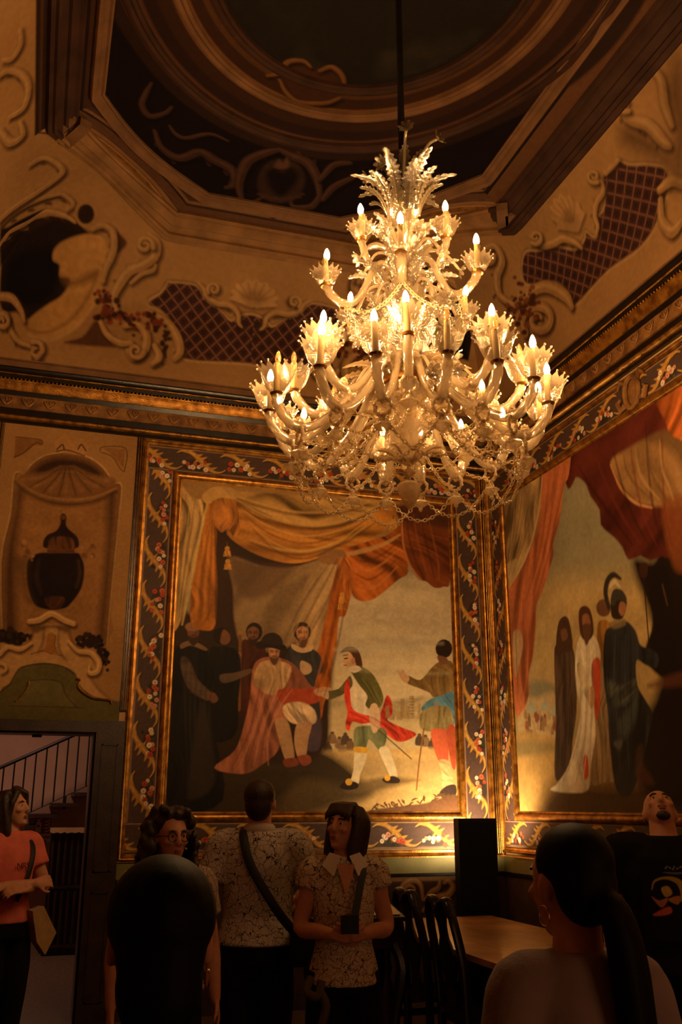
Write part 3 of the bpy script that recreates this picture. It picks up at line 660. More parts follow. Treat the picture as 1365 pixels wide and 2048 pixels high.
def border_strip(side, parent, vertical, u0, u1, z0, z1, pitch=.41, phase=0.0):
    B = Paint(u0, u1, z0, z1, 185, (76, 56, 48))
    L = (z1-z0) if vertical else (u1-u0); wd = (u1-u0) if vertical else (z1-z0)
    rr = random.Random(int(u0*100)+int(z0*10)+5); k = 0; t0 = -phase
    if vertical: T = lambda t, s: ((u0+u1)/2+s*wd, z1-t)
    else: T = lambda t, s: (u0+t, (z0+z1)/2+s*wd)
    for e in (-.46, .46): B.stroke([T(0, e), T(L, e)], .012, (150, 116, 92), 1.5, .8, 0)
    while t0 < L+pitch:
        sg = 1 if not vertical else -1
        q = lambda t, s: T(t0+t*pitch, s*sg)
        B.fill([q(.05, -.34), q(.3, -.42), q(.55, -.36), q(.62, -.05), q(.45, .12), q(.2, .05), q(.06, -.1)], (50, 42, 32), 4, .9)
        for i in range(10): B.dot(*q(rr.uniform(.08, .6), rr.uniform(-.42, .1)), rr.uniform(.008, .018), rr.choice([(64, 62, 40), (44, 42, 32), (82, 72, 46)]), 1.5)
        P = [q(-.12, .3), q(.0, .4), q(.2, .34), q(.38, .12), q(.52, -.1), q(.68, -.34), q(.86, -.38), q(1.0, -.25)]
        B.stroke([(x+.006, y-.008) for x, y in P], [.010, .026, .038, .046, .042, .032, .020, .01], (34, 24, 17), 3, .8)
        B.stroke(P, [.009, .026, .040, .049, .044, .032, .018, .007], (164, 116, 48), 1.2)
        B.stroke(P, [.003, .008, .012, .014, .012, .009, .005, .002], (206, 162, 84), 1.6, .8)
        for (a, b, c, d) in ((.3, .22, .46, .34), (.4, .1, .56, .24), (.36, .1, .26, -.06), (.52, -.1, .68, -.02), (.62, -.28, .8, -.16), (.1, .38, .22, .46)):
            B.stroke([q(a, b), q((a+c)/2+.02, (b+d)/2), q(c, d)], [.026, .019, .003], (178, 128, 54), 1.3)
        for i in range(9):
            a = .07+.5*i/8+rr.uniform(-.03, .03); s_ = rr.uniform(-.36, -.05)+(.1 if i % 2 else -.02); r = rr.uniform(.015, .024); c = FLW[rr.randrange(5)]
            p = q(a, s_); B.dot(*p, r*1.12, tuple(int(x*.5) for x in c), 1.2); B.dot(*p, r, c, 1.4, 1, None, (-.4, .5, .2)); B.dot(*p, r*.35, tuple(int(x*.66) for x in c), 1.2)
        t0 += pitch
    B.grain(.2)
    P_ = wall_xyz(side)
    return B.build('painted_border', lambda U, V: P_(U, U*0+.014, V), M['canvas'], parent, flip=(side != 'back'))
def framed(name, label, side, u0, u1, parent_loc, canvas, gilt_in=.085, border=.225, outer=.055):
    z0, z1 = 1.56, 4.49
    root = empty(name); tag(root, label, 'painting', 'great wall paintings')
    P_ = wall_xyz(side)
    canvas.build('canvas', lambda U, V: P_(U, U*0+.018, V), M['canvas'], root, flip=(side != 'back'))
    g = gilt_in; rect_frame('inner_gilt_moulding', side, u0-g, u1+g, z0-g, z1+g, roundprof(g*.82, .035, .012)+[(g*.82, .02), (g, .02), (g, 0)], M['gilt'], root)
    b = g+border+.01; rect_frame('outer_gilt_moulding', side, u0-b-outer, u1+b+outer, z0-b-outer-.012, z1+b+outer-.0, roundprof(outer*.6, .03, .01)+[(outer*.6, .022), (outer, .022), (outer, 0)], M['gilt'], root)
    border_strip(side, root, True, u0-b, u0-g, z0-g, z1+g, phase=.13); border_strip(side, root, True, u1+g, u1+b, z0-g, z1+g, phase=.2)
    border_strip(side, root, False, u0-b, u1+b, z1+g, z1+b, phase=.1); border_strip(side, root, False, u0-b, u1+b, z0-b, z0-g, phase=.25)
    for o in root.children: o.location = (0, 0, 0)
    return root

# ---------------- the audience scene on the back wall (points traced on the photograph, laid on the wall plane)
buv = lambda x, y: (on_back(x, y)[0], on_back(x, y)[2])
A = Paint(1.09, 3.775, 1.555, 4.495, 195, (186, 170, 140), buv)
SKY = (192, 178, 146)
A.fill([(340, 900), (930, 900), (930, 1300), (340, 1300)], (150, 138, 112), 40, 1, 0, None, (1.4, 60, .05))
A.fill([(660, 1200), (920, 1180), (920, 1420), (640, 1430)], (196, 176, 138), 40, .9, 4, None, (1.5, 40, .07))
A.fill([(680, 1330), (920, 1320), (920, 1440), (680, 1450)], (222, 196, 146), 40, .6)
# town, hills and soldiers in the distance
A.fill([(620, 1400), (700, 1392), (760, 1404), (800, 1400), (860, 1392), (925, 1400), (925, 1530), (620, 1530)], (176, 154, 112), 8, 1, 4, None, (1.5, 18, .12))
A.fill([(640, 1430), (720, 1420), (830, 1440), (925, 1430), (925, 1500), (640, 1500)], (206, 178, 126), 14, .8)
for x, y, w_, h in ((818, 1392, 9, 46), (806, 1412, 12, 26), (834, 1408, 6, 30), (846, 1416, 14, 22), (792, 1422, 12, 18), (776, 1426, 12, 14), (866, 1420, 10, 20), (760, 1430, 14, 12)):
    A.fill([(x, y), (x+w_, y), (x+w_, y+h), (x, y+h)], (168, 140, 94), 1.5, 1, 0, (-1, 0, .3))
for i in range(6): A.stroke([(818, 1398+6*i), (827, 1398+6*i)], 1.2, (120, 92, 60), 1)
for x, y in ((650, 1480), (664, 1474), (678, 1484), (690, 1476), (700, 1488), (655, 1494), (684, 1496), (850, 1480), (864, 1486), (838, 1478)):
    A.dot(x, y-7, 4, (96, 72, 50), 1.5); A.fill([(x-6, y-4), (x+6, y-4), (x+8, y+12), (x-8, y+12)], random.choice([(120, 92, 62), (84, 66, 52), (138, 108, 76)]), 2)
# ground
A.fill([(325, 1530), (470, 1500), (640, 1502), (760, 1500), (930, 1508), (930, 1640), (325, 1640)], (196, 160, 100), 8, 1, 3, None, (1.6, 40, .1))
A.fill([(690, 1512), (800, 1518), (925, 1520), (925, 1545), (760, 1548), (690, 1540)], (176, 146, 96), 10, .6)
A.fill([(320, 1500), (560, 1490), (640, 1500), (690, 1530), (720, 1560), (740, 1590), (660, 1612), (560, 1640), (320, 1640)], (38, 27, 17), 16, .95, 4, None, (1.7, 60, .2))
A.fill([(600, 1560), (700, 1570), (800, 1560), (700, 1610), (590, 1640), (540, 1640)], (96, 76, 44), 18, .7)
A.fill([(690, 1580), (760, 1556), (840, 1560), (770, 1576), (720, 1586)], (112, 90, 56), 8, .8)
# dim tent behind the figures
A.fill([(425, 1060), (500, 1060), (690, 1100), (672, 1240), (660, 1400), (640, 1510), (480, 1530), (340, 1530), (345, 1240), (400, 1220)], (50, 33, 23), 10)
A.fill([(428, 1070), (466, 1100), (468, 1180), (452, 1250), (430, 1260), (434, 1180)], (56, 34, 22), 5)
A.fill([(458, 1115), (520, 1132), (580, 1136), (640, 1118), (690, 1100), (668, 1150), (640, 1215), (600, 1275), (560, 1300), (490, 1300), (468, 1240), (466, 1180)], (140, 112, 76), 5, 1, 4, (.6, .6, .15), (-.75, 42, .16))
A.fill([(462, 1118), (520, 1130), (590, 1132), (560, 1170), (510, 1200), (474, 1180)], (92, 66, 46), 14, .7)
A.fill([(620, 1150), (680, 1112), (694, 1140), (660, 1230), (630, 1320), (600, 1330), (590, 1290)], (170, 136, 92), 8, 1, 4, None, (-.35, 22, .22))
A.fill([(676, 1126), (702, 1130), (700, 1190), (690, 1232), (676, 1238), (672, 1300), (664, 1320), (660, 1380), (648, 1404), (640, 1440), (616, 1440), (628, 1340), (650, 1240)], (160, 84, 26), 3, 1, 4, None, (.1, 16, .3))
# seven standing and seated figures ------------------------------------------------------------
SK, SKD = (176, 122, 84), (118, 76, 50)
def face(x, y, r, col=SK, tilt=0, beard=None, hair=None):
    dk = tuple(int(c*.55) for c in col); lt = tuple(min(255, int(c*1.2)) for c in col); t = tilt*r
    if hair: A.dot(x-t*.25, y-r*.22, r*.98, hair, 2, 1, r*1.1)
    A.fill([(x-r*.62+t*.3, y-r*.5), (x+t*.3, y-r*.85), (x+r*.62+t*.3, y-r*.5), (x+r*.66+t*.35, y+r*.1), (x+r*.45+t*.4, y+r*.7), (x+t*.4, y+r*.98), (x-r*.45+t*.4, y+r*.7), (x-r*.66+t*.35, y+r*.1)], col, 2, 1, 4, (-.5+tilt*.6, .35, .3))
    A.dot(x-r*.25+t*.5, y+r*.22, r*.2, lt, 4, .5); A.dot(x+t*.3, y-r*.5, r*.28, lt, 4, .5)
    for s_ in (-1, 1): A.stroke([(x+s_*r*.45+t*.45, y-r*.14), (x+s_*r*.12+t*.45, y-r*.12)], r*.17, dk, 1.8, .85); A.stroke([(x+s_*r*.5+t*.45, y-r*.3), (x+s_*r*.12+t*.45, y-r*.3)], r*.09, (60, 38, 26), 1.4, .7)
    A.stroke([(x+t*.55, y-r*.15), (x+t*.75+r*.05, y+r*.25)], r*.12, lt, 1.6, .8); A.stroke([(x+r*.12+t*.6, y-r*.05), (x+r*.16+t*.7, y+r*.28)], r*.14, dk, 2, .6)
    A.stroke([(x-r*.2+t*.5, y+r*.52), (x+r*.2+t*.5, y+r*.52)], r*.13, (112, 56, 44), 1.5, .9)
    if beard: A.fill([(x-r*.55+t*.4, y+r*.5), (x-r*.2+t*.45, y+r*.62), (x+r*.2+t*.45, y+r*.62), (x+r*.55+t*.4, y+r*.5), (x+r*.46+t*.4, y+r*1.15), (x+t*.4, y+r*1.6), (x-r*.46+t*.4, y+r*1.15)], beard, 3); A.stroke([(x-r*.25+t*.5, y+r*.42), (x+t*.5, y+r*.38), (x+r*.25+t*.5, y+r*.42)], r*.12, beard, 1.6, .8)
A.fill([(480, 1292), (505, 1284), (530, 1294), (524, 1350), (500, 1420), (478, 1430)], (74, 34, 22), 3, 1, 4, None, (.2, 14, .2)); face(507, 1268, 17, SKD, -.2, (52, 32, 22), (40, 26, 20))
A.stroke([(480, 1268), (478, 1420)], 6, (122, 78, 40), 1.5); A.dot(480, 1266, 5, (160, 110, 60)); A.dot(478, 1310, 5, (150, 100, 52)); A.dot(479, 1350, 5, (140, 92, 48))
A.fill([(418, 1304), (440, 1294), (474, 1302), (482, 1340), (476, 1400), (470, 1470), (420, 1480), (410, 1400)], (22, 17, 17), 3, 1, 4, None, (.1, 18, .25)); A.dot(442, 1272, 17, (34, 24, 20)); A.fill([(446, 1260), (458, 1268), (460, 1282), (450, 1290), (440, 1284)], SKD, 2)
A.fill([(440, 1350), (468, 1346), (500, 1338), (502, 1346), (468, 1362), (444, 1366)], (96, 74, 54), 2)
A.fill([(348, 1312), (360, 1292), (384, 1286), (412, 1298), (424, 1330), (432, 1390), (426, 1450), (446, 1600), (336, 1612), (342, 1450)], (21, 16, 15), 4, 1, 4, None, (.08, 22, .35))
A.fill([(362, 1316), (378, 1320), (396, 1360), (424, 1388), (416, 1402), (382, 1384), (364, 1350)], (84, 66, 52), 3, 1, 4, None, (.7, 12, .25)); A.fill([(410, 1386), (428, 1386), (436, 1400), (424, 1406)], SKD, 2)
A.fill([(398, 1420), (412, 1420), (430, 1560), (380, 1600), (376, 1560)], (54, 42, 34), 8, .8)
A.fill([(362, 1288), (384, 1282), (412, 1296), (410, 1302), (382, 1292), (362, 1298)], (128, 96, 66), 2); face(384, 1264, 18, SKD, .35, (58, 40, 30)); A.fill([(370, 1252), (384, 1244), (398, 1252), (394, 1262), (376, 1262)], (150, 106, 72), 3)
A.fill([(574, 1304), (600, 1292), (636, 1306), (646, 1340), (630, 1362), (640, 1420), (636, 1470), (600, 1470), (572, 1360)], (58, 54, 54), 3, 1, 4, None, (.3, 16, .2))
A.fill([(602, 1322), (620, 1330), (622, 1344), (608, 1350), (600, 1340)], (186, 150, 110), 2); A.fill([(640, 1440), (600, 1440), (598, 1490), (636, 1500)], (76, 60, 66), 5)
A.fill([(584, 1288), (604, 1296), (626, 1290), (622, 1302), (602, 1306), (584, 1298)], (196, 160, 116), 1.6); face(604, 1268, 18, SK, .1, (98, 62, 40), (52, 34, 24))
A.fill([(504, 1344), (514, 1322), (540, 1314), (576, 1322), (600, 1342), (622, 1372), (646, 1378), (656, 1388), (640, 1396), (606, 1392), (620, 1430), (600, 1444), (572, 1440), (556, 1500), (520, 1532), (486, 1548), (428, 1536), (470, 1500), (490, 1440), (500, 1390)], (160, 96, 68), 2.5, 1, 4, (.1, -.3, .15), (.35, 20, .3))
A.fill([(520, 1326), (552, 1322), (582, 1334), (570, 1372), (548, 1390), (524, 1384), (506, 1362)], (190, 150, 104), 3, 1, 4, None, (.3, 12, .2)); A.fill([(556, 1380), (600, 1378), (640, 1380), (636, 1404), (590, 1412), (560, 1404)], (172, 70, 40), 3)
A.fill([(566, 1412), (600, 1404), (628, 1420), (630, 1446), (600, 1450), (574, 1440)], (202, 168, 126), 3, 1, 4, None, (.9, 12, .3))
for P in ([(550, 1440), (574, 1442), (584, 1480), (588, 1520), (574, 1526), (560, 1490)], [(594, 1448), (622, 1446), (616, 1480), (610, 1516), (596, 1516), (588, 1484)]): A.fill(P, (180, 136, 94), 2, 1, 4, (-.6, 0, .3))
A.fill([(566, 1520), (590, 1516), (596, 1530), (572, 1534)], (124, 62, 40), 2); A.fill([(594, 1514), (616, 1510), (622, 1524), (606, 1532)], (140, 70, 44), 2)
face(546, 1306, 16, SK, .3, (90, 60, 42)); A.fill([(512, 1288), (530, 1280), (556, 1284), (572, 1294), (566, 1302), (540, 1296), (516, 1298)], (38, 26, 22), 1.6); A.fill([(524, 1284), (530, 1270), (548, 1266), (562, 1276), (562, 1290)], (46, 32, 26), 2)
A.fill([(628, 1380), (650, 1374), (664, 1380), (652, 1390), (634, 1392)], (196, 146, 102), 1.6)
# the young man in the olive jacket and red sash
A.fill([(691, 1366), (704, 1340), (724, 1350), (740, 1400), (752, 1444), (724, 1448), (706, 1420), (694, 1392)], (222, 200, 162), 2, 1, 4, None, (.2, 12, .12))
A.fill([(700, 1338), (722, 1334), (744, 1348), (760, 1376), (766, 1400), (756, 1418), (742, 1420), (730, 1410), (734, 1392), (716, 1368)], (98, 92, 46), 2, 1, 4, (.5, -.4, .2), (.5, 14, .15))
A.fill([(700, 1352), (704, 1372), (684, 1390), (656, 1400), (650, 1394), (652, 1384), (676, 1378), (690, 1362)], (94, 88, 46), 2, 1, 4, None, (1.2, 10, .15)); A.fill([(656, 1384), (646, 1384), (636, 1388), (648, 1396), (656, 1398)], (204, 164, 122), 1.4)
A.fill([(690, 1366), (698, 1360), (700, 1390), (706, 1420), (740, 1432), (760, 1426), (772, 1392), (782, 1402), (784, 1428), (774, 1440), (800, 1454), (830, 1466), (824, 1476), (798, 1484), (774, 1470), (752, 1446), (724, 1448), (704, 1444), (698, 1462), (690, 1452), (694, 1424), (688, 1396)], (196, 58, 36), 1.8, 1, 4, (-.2, -.3, .2), (.6, 16, .3))
A.fill([(708, 1460), (726, 1452), (752, 1454), (772, 1460), (770, 1488), (758, 1500), (744, 1484), (736, 1480), (730, 1498), (710, 1500)], (116, 118, 78), 2, 1, 4, None, (.1, 12, .25))
A.fill([(710, 1500), (733, 1500), (730, 1524), (720, 1548), (716, 1568), (700, 1568), (706, 1540)], (222, 200, 156), 1.6, 1, 4, (-.6, 0, .25)); A.fill([(757, 1500), (774, 1494), (786, 1520), (794, 1552), (784, 1560), (772, 1536)], (222, 200, 156), 1.6, 1, 4, (-.6, 0, .25))
A.fill([(708, 1494), (734, 1496), (732, 1506), (710, 1504)], (216, 160, 50), 1.5); A.fill([(678, 1574), (694, 1562), (714, 1566), (714, 1576), (696, 1580)], (44, 30, 24), 1.6); A.dot(697, 1564, 7, (220, 166, 56)); A.fill([(764, 1558), (784, 1552), (798, 1558), (796, 1566), (772, 1566)], (52, 36, 28), 1.6); A.dot(774, 1556, 6, (214, 158, 56))
A.fill([(740, 1412), (752, 1408), (760, 1430), (758, 1456), (746, 1466), (738, 1440)], (214, 176, 134), 1.6, 1, 4, (-.5, 0, .2)); A.stroke([(756, 1460), (790, 1490), (822, 1518)], 2.2, (84, 60, 40), 1.2)
A.fill([(690, 1316), (700, 1300), (716, 1304), (716, 1326), (708, 1340), (694, 1336), (688, 1328), (684, 1324)], (206, 158, 116), 1.5, 1, 4, (-.5, .3, .2)); A.fill([(680, 1306), (692, 1295), (710, 1296), (720, 1310), (724, 1334), (714, 1334), (708, 1320), (700, 1306), (690, 1304)], (82, 50, 28), 1.6); A.fill([(696, 1336), (714, 1332), (722, 1340), (706, 1346)], (226, 206, 170), 1.5)
# the man at the right with raised hand and cane
A.fill([(866, 1332), (886, 1322), (906, 1330), (908, 1392), (870, 1396), (858, 1386), (840, 1378), (812, 1366), (816, 1352), (840, 1360)], (128, 98, 52), 2, 1, 4, (.3, -.4, .2), (.6, 14, .22))
A.fill([(793, 1342), (800, 1344), (806, 1340), (812, 1350), (818, 1356), (814, 1366), (804, 1362), (798, 1352)], (196, 150, 108), 1.4)
A.fill([(842, 1416), (858, 1400), (880, 1392), (908, 1386), (910, 1446), (900, 1440), (896, 1414), (860, 1418), (846, 1424)], (92, 132, 146), 1.8, 1, 4, None, (.9, 12, .2)); A.fill([(846, 1420), (896, 1414), (904, 1460), (870, 1464), (840, 1456)], (140, 122, 76), 2, 1, 4, None, (.05, 12, .25))
A.fill([(862, 1460), (892, 1462), (896, 1500), (894, 1524), (878, 1524), (866, 1494)], (196, 94, 60), 1.8, 1, 4, (-.6, 0, .25)); A.fill([(892, 1460), (910, 1456), (911, 1532), (902, 1530)], (176, 80, 50), 1.8)
A.fill([(876, 1522), (896, 1522), (904, 1556), (902, 1574), (884, 1574), (884, 1550)], (206, 178, 120), 1.8, 1, 4, None, (1.3, 9, .2)); A.fill([(878, 1586), (892, 1572), (910, 1570), (911, 1590), (890, 1596)], (58, 44, 36), 1.8)
A.dot(887, 1298, 17, (44, 30, 22), 1.8, 1, 19); A.fill([(874, 1312), (892, 1316), (894, 1326), (880, 1328)], SKD, 2); A.stroke([(847, 1458), (838, 1520), (832, 1580)], 3.2, (136, 88, 44), 1.2)
# foreground bank with weeds
A.fill([(736, 1622), (800, 1612), (850, 1606), (915, 1590), (918, 1640), (730, 1640)], (98, 66, 42), 3)
for i in range(46):
    x = random.uniform(742, 905); y = 1622-(x-740)*.16+random.uniform(-8, 3); a = random.uniform(-2.8, -.5)
    A.stroke([(x, y), (x+7*math.cos(a), y+5*math.sin(a)), (x+15*math.cos(a*.9), y+7*math.sin(a))], [2.4, 3, .6], (90, 60, 38), 1.1)
# curtains over the scene
CT, CO = (182, 144, 88), (176, 116, 46)
A.fill([(352, 955), (420, 965), (600, 985), (905, 1005), (905, 1060), (800, 1062), (700, 1100), (640, 1116), (560, 1090), (470, 1050), (428, 1040), (380, 1150), (352, 1250), (335, 1260)], (150, 112, 62), 3, 1, 3)
A.fill([(470, 985), (600, 992), (770, 1004), (740, 1036), (690, 1054), (640, 1058), (570, 1044), (500, 1012)], (160, 122, 66), 4, 1, 4, None, (1.45, 26, .42))
A.fill([(476, 1004), (520, 1030), (580, 1050), (640, 1060), (700, 1048), (772, 1010), (800, 1010), (790, 1040), (748, 1078), (700, 1096), (640, 1116), (600, 1127), (556, 1124), (500, 1104), (454, 1070), (462, 1040)], CO, 3, 1, 4, (0, .5, .1), (1.5, 30, .42))
for P, w_ in (([(472, 1000), (520, 1030), (580, 1046), (640, 1050), (700, 1038), (760, 1008)], 9), ([(470, 992), (530, 1012), (600, 1026), (680, 1022), (740, 1004)], 5), ([(500, 1080), (560, 1100), (620, 1102), (690, 1080), (750, 1040)], 6)):
    A.stroke(P, [2, w_, w_, w_, 2], (206, 160, 86), 4, .6); A.stroke([(x, y+w_) for x, y in P], [2, w_, w_, w_, 2], (88, 52, 20), 5, .6)
A.fill([(352, 968), (392, 1000), (424, 990), (412, 1040), (392, 1100), (376, 1170), (362, 1240), (344, 1262), (340, 1200), (348, 1080)], CT, 3, 1, 4, (.4, -.3, .15), (.22, 24, .42))
A.fill([(418, 1000), (432, 1052), (432, 1110), (434, 1180), (430, 1250), (412, 1262), (384, 1250), (380, 1200), (392, 1120), (408, 1050)], (178, 108, 34), 3, 1, 4, None, (.12, 18, .25))
A.stroke([(416, 1000), (396, 1090), (378, 1180), (364, 1250)], [3, 6, 6, 3], (214, 176, 108), 3, .8); A.stroke([(430, 1050), (432, 1140), (432, 1240)], 5, (58, 32, 18), 4, .7)
A.fill([(404, 992), (424, 976), (452, 974), (478, 986), (470, 1000), (436, 1004), (412, 1008)], (190, 146, 82), 3, 1, 4, (-.3, -.5, .25))
A.fill([(424, 1004), (466, 1000), (476, 1030), (480, 1066), (466, 1074), (456, 1058), (442, 1066), (430, 1054), (420, 1062)], (164, 104, 42), 3, 1, 4, None, (.05, 14, .4))
for x, y in ((454, 1104), (455, 1130), (786, 1050), (682, 1210), (684, 1196)): A.stroke([(x, y-18), (x, y-6)], 2, (110, 74, 34)); A.dot(x, y-6, 5, (196, 140, 62)); A.fill([(x-6, y-2), (x+6, y-2), (x+8, y+10), (x-8, y+10)], (184, 128, 52), 1.5, 1, 0, None, (0, 4, .3))
A.fill([(640, 1116), (690, 1098), (770, 1072), (802, 1052), (808, 1090), (816, 1144), (796, 1160), (770, 1182), (744, 1200), (718, 1202), (702, 1186), (694, 1140)], (160, 86, 30), 3, 1, 4, (.2, .4, .15), (1.0, 24, .45))
A.stroke([(650, 1110), (700, 1108), (760, 1092), (800, 1070)], [3, 8, 8, 3], (204, 156, 96), 4, .7); A.fill([(636, 1108), (664, 1098), (690, 1104), (688, 1124), (660, 1130), (640, 1124)], (150, 106, 62), 4)
A.fill([(676, 1120), (700, 1122), (704, 1160), (700, 1196), (690, 1192), (680, 1160)], (172, 96, 36), 3, 1, 4, None, (0, 10, .3))
A.fill([(800, 1014), (900, 1016), (900, 1158), (886, 1174), (868, 1176), (852, 1164), (836, 1158), (818, 1130), (804, 1092), (800, 1050)], (112, 56, 24), 2.5, 1, 4, (0, .4, .2), (1.0, 22, .35))
A.fill([(790, 1010), (900, 1012), (900, 1060), (850, 1050), (812, 1040)], (62, 36, 22), 12, .8); A.stroke([(803, 1026), (806, 1090), (822, 1136), (842, 1160)], [2, 4, 4, 2], (186, 122, 58), 2, .8)
# brushwork: lights and darks along the folds
def hl(P, w_, c, a=.55): A.stroke(P, [w_*.3, w_, w_, w_*.3], c, 3.5, a)
for k in range(5):
    t = k/4; hl([(474+8*k, 1004+14*k), (530+6*k, 1036+17*k), (610, 1058+15*k), (690-4*k, 1048+11*k), (760-10*k, 1016+10*k)], 4, (216, 168, 92) if k % 2 else (96, 58, 24))
for k in range(4): hl([(700+6*k, 1112+18*k), (728+4*k, 1124+18*k), (764, 1110+18*k), (800-2*k, 1080+18*k)], 4, (198, 128, 62) if k % 2 else (92, 46, 20))
for k in range(4): hl([(812+14*k, 1030), (818+16*k, 1080), (834+14*k, 1130), (850+9*k, 1160)], 4, (146, 82, 40) if k % 2 else (60, 30, 16))
for k in range(5): hl([(372+9*k, 990+6*k), (366+7*k, 1070), (360+4*k, 1150), (354+2*k, 1230)], 3.5, (214, 178, 116) if k % 2 else (110, 78, 44))
for k in range(4): hl([(424-2*k, 1030+8*k), (422-6*k, 1110), (418-8*k, 1180), (416-8*k, 1240)], 4, (206, 140, 58) if k % 2 else (112, 64, 22))
for k in range(5): hl([(690-8*k, 1112+4*k), (668-10*k, 1170), (640-12*k, 1230), (606-10*k, 1290)], 5, (184, 152, 108) if k % 2 else (92, 68, 48), .45)
for k in range(4): hl([(694-6*k, 1160), (684-8*k, 1240), (668-8*k, 1320), (646-8*k, 1400)], 4, (194, 112, 44) if k % 2 else (96, 46, 18))
for k in range(6): hl([(524+12*k, 1350+6*k), (512+10*k, 1410), (496+8*k, 1470), (466+14*k, 1530)], 3.5, (204, 138, 102) if k % 2 else (92, 50, 36), .6)
for k in range(4): hl([(574+14*k, 1410), (580+12*k, 1424), (590+10*k, 1436), (596+9*k, 1444)], 3, (226, 196, 152) if k % 2 else (120, 88, 60), .6)
for k in range(4): hl([(712+11*k, 1350+8*k), (726+9*k, 1366+8*k), (738+7*k, 1384+6*k), (748+5*k, 1400+4*k)], 3, (130, 122, 70) if k % 2 else (52, 48, 24), .6)
for k in range(4): hl([(700+20*k, 1424+5*k), (716+18*k, 1432+4*k), (734+18*k, 1440+6*k), (756+18*k, 1456+6*k)], 3, (228, 92, 58) if k % 2 else (124, 26, 18), .6)
for k in range(3): hl([(866+12*k, 1340), (862+12*k, 1358), (864+12*k, 1376), (868+12*k, 1390)], 3.5, (158, 124, 70) if k % 2 else (78, 56, 28), .6)
for k in range(4): hl([(852+13*k, 1424), (850+13*k, 1436), (849+13*k, 1448), (848+14*k, 1458)], 3, (170, 150, 100) if k % 2 else (84, 70, 40), .6)
for k in range(6): hl([(372+11*k, 1320+10*k), (370+10*k, 1400), (372+9*k, 1480), (376+10*k, 1570)], 5, (52, 42, 36), .4)
A.stroke([(688, 1318), (694, 1317)], 2.4, (60, 36, 24), 1.2); A.stroke([(686, 1312), (695, 1310)], 1.6, (70, 42, 26), 1.2); A.stroke([(687, 1331), (693, 1331)], 1.8, (150, 74, 56), 1.2); A.fill([(702, 1318), (708, 1316), (709, 1326), (703, 1328)], (182, 128, 90), 1.5)
for x, y in ((800, 1398), (770, 1412), (868, 1404)): A.fill([(x, y), (x+8, y), (x+8, 1436), (x, 1436)], (150, 120, 76), 1.5, .8, 0)
for k in range(16): A.stroke([(660+random.uniform(0, 230), y0 := random.uniform(1210, 1370)), (700+random.uniform(0, 200), y0+random.uniform(-5, 5))], random.uniform(3, 9), random.choice([(206, 194, 162), (164, 152, 124), (190, 172, 134)]), 7, .35)
A.grain(.14)
P1 = framed('wall_painting', 'large framed painting of a seated ruler receiving a youth in a red sash', 'back', 1.10, 3.77, None, A)

# ---------------- the scene on the right wall
ruv = lambda x, y: (on_right(x, y)[1], on_right(x, y)[2])
Q = Paint(3.6, 8.02, 1.555, 4.495, 140, (150, 136, 98), ruv)
Q.fill([(1040, 1180), (1340, 1120), (1340, 1420), (1040, 1420)], (188, 158, 102), 50, .9, 3, None, (1.2, 40, .07))
Q.fill([(1000, 900), (1365, 900), (1365, 1130), (1060, 1130)], (136, 128, 100), 40, .8)
Q.fill([(1050, 1380), (1080, 1362), (1120, 1376), (1130, 1420), (1060, 1430)], (120, 120, 96), 8, .8); Q.fill([(1046, 1392), (1076, 1396), (1110, 1384), (1130, 1420), (1130, 1480), (1046, 1480)], (188, 160, 112), 8, .9)
for i in range(34): Q.fill([(x0 := random.uniform(1052, 1118), y0 := random.uniform(1418, 1462)), (x0+4, y0), (x0+5, y0+random.uniform(10, 22)), (x0-1, y0+14)], random.choice([(150, 112, 70), (120, 92, 70), (176, 146, 100), (200, 170, 120), (140, 84, 56)]), 2)
for x, y in ((1056, 1400), (1084, 1396), (1104, 1408)): Q.fill([(x, y+24), (x+10, y), (x+22, y+24)], (160, 158, 132), 2, 1, 0)
Q.fill([(1030, 1472), (1120, 1476), (1240, 1480), (1365, 1480), (1500, 1500), (1500, 1640), (1030, 1640)], (186, 148, 84), 6, 1, 3, None, (1.6, 50, .1))
Q.fill([(1040, 1482), (1110, 1486), (1120, 1500), (1060, 1512), (1040, 1510)], (132, 116, 76), 8, .8)
Q.fill([(1130, 1560), (1240, 1560), (1500, 1540), (1500, 1645), (1110, 1645), (1090, 1606)], (60, 38, 22), 30, .95)
Q.fill([(1270, 1130), (1310, 1120), (1340, 1090), (1500, 1090), (1500, 1600), (1300, 1590), (1280, 1480), (1330, 1330)], (26, 17, 14), 14)
# attendants in shadow under the canopy
Q.fill([(1296, 1300), (1310, 1250), (1306, 1180), (1312, 1140), (1334, 1132), (1346, 1160), (1352, 1230), (1360, 1300), (1350, 1360), (1310, 1340)], (22, 16, 15), 4); Q.stroke([(1290, 1140), (1296, 1200), (1304, 1300)], 4, (44, 28, 18), 1.5); Q.fill([(1284, 1130), (1300, 1128), (1298, 1154), (1286, 1154)], (56, 32, 22), 2)
Q.fill([(1300, 1372), (1340, 1352), (1400, 1340), (1400, 1366), (1330, 1376)], (96, 54, 34), 6, .7); Q.stroke([(1330, 1170), (1340, 1210)], 4, (92, 62, 44), 2, .7)
def qrobe(P, c, fold=.25, wl=14, an=.1, soft=2.5, shade=(-.5, 0, .15)): Q.fill(P, c, soft, 1, 4, shade, (an, wl, fold))
qrobe([(1113, 1320), (1116, 1290), (1130, 1280), (1148, 1292), (1156, 1330), (1158, 1420), (1150, 1480), (1146, 1540), (1130, 1556), (1114, 1552), (1116, 1440)], (78, 58, 44), .3, 10)
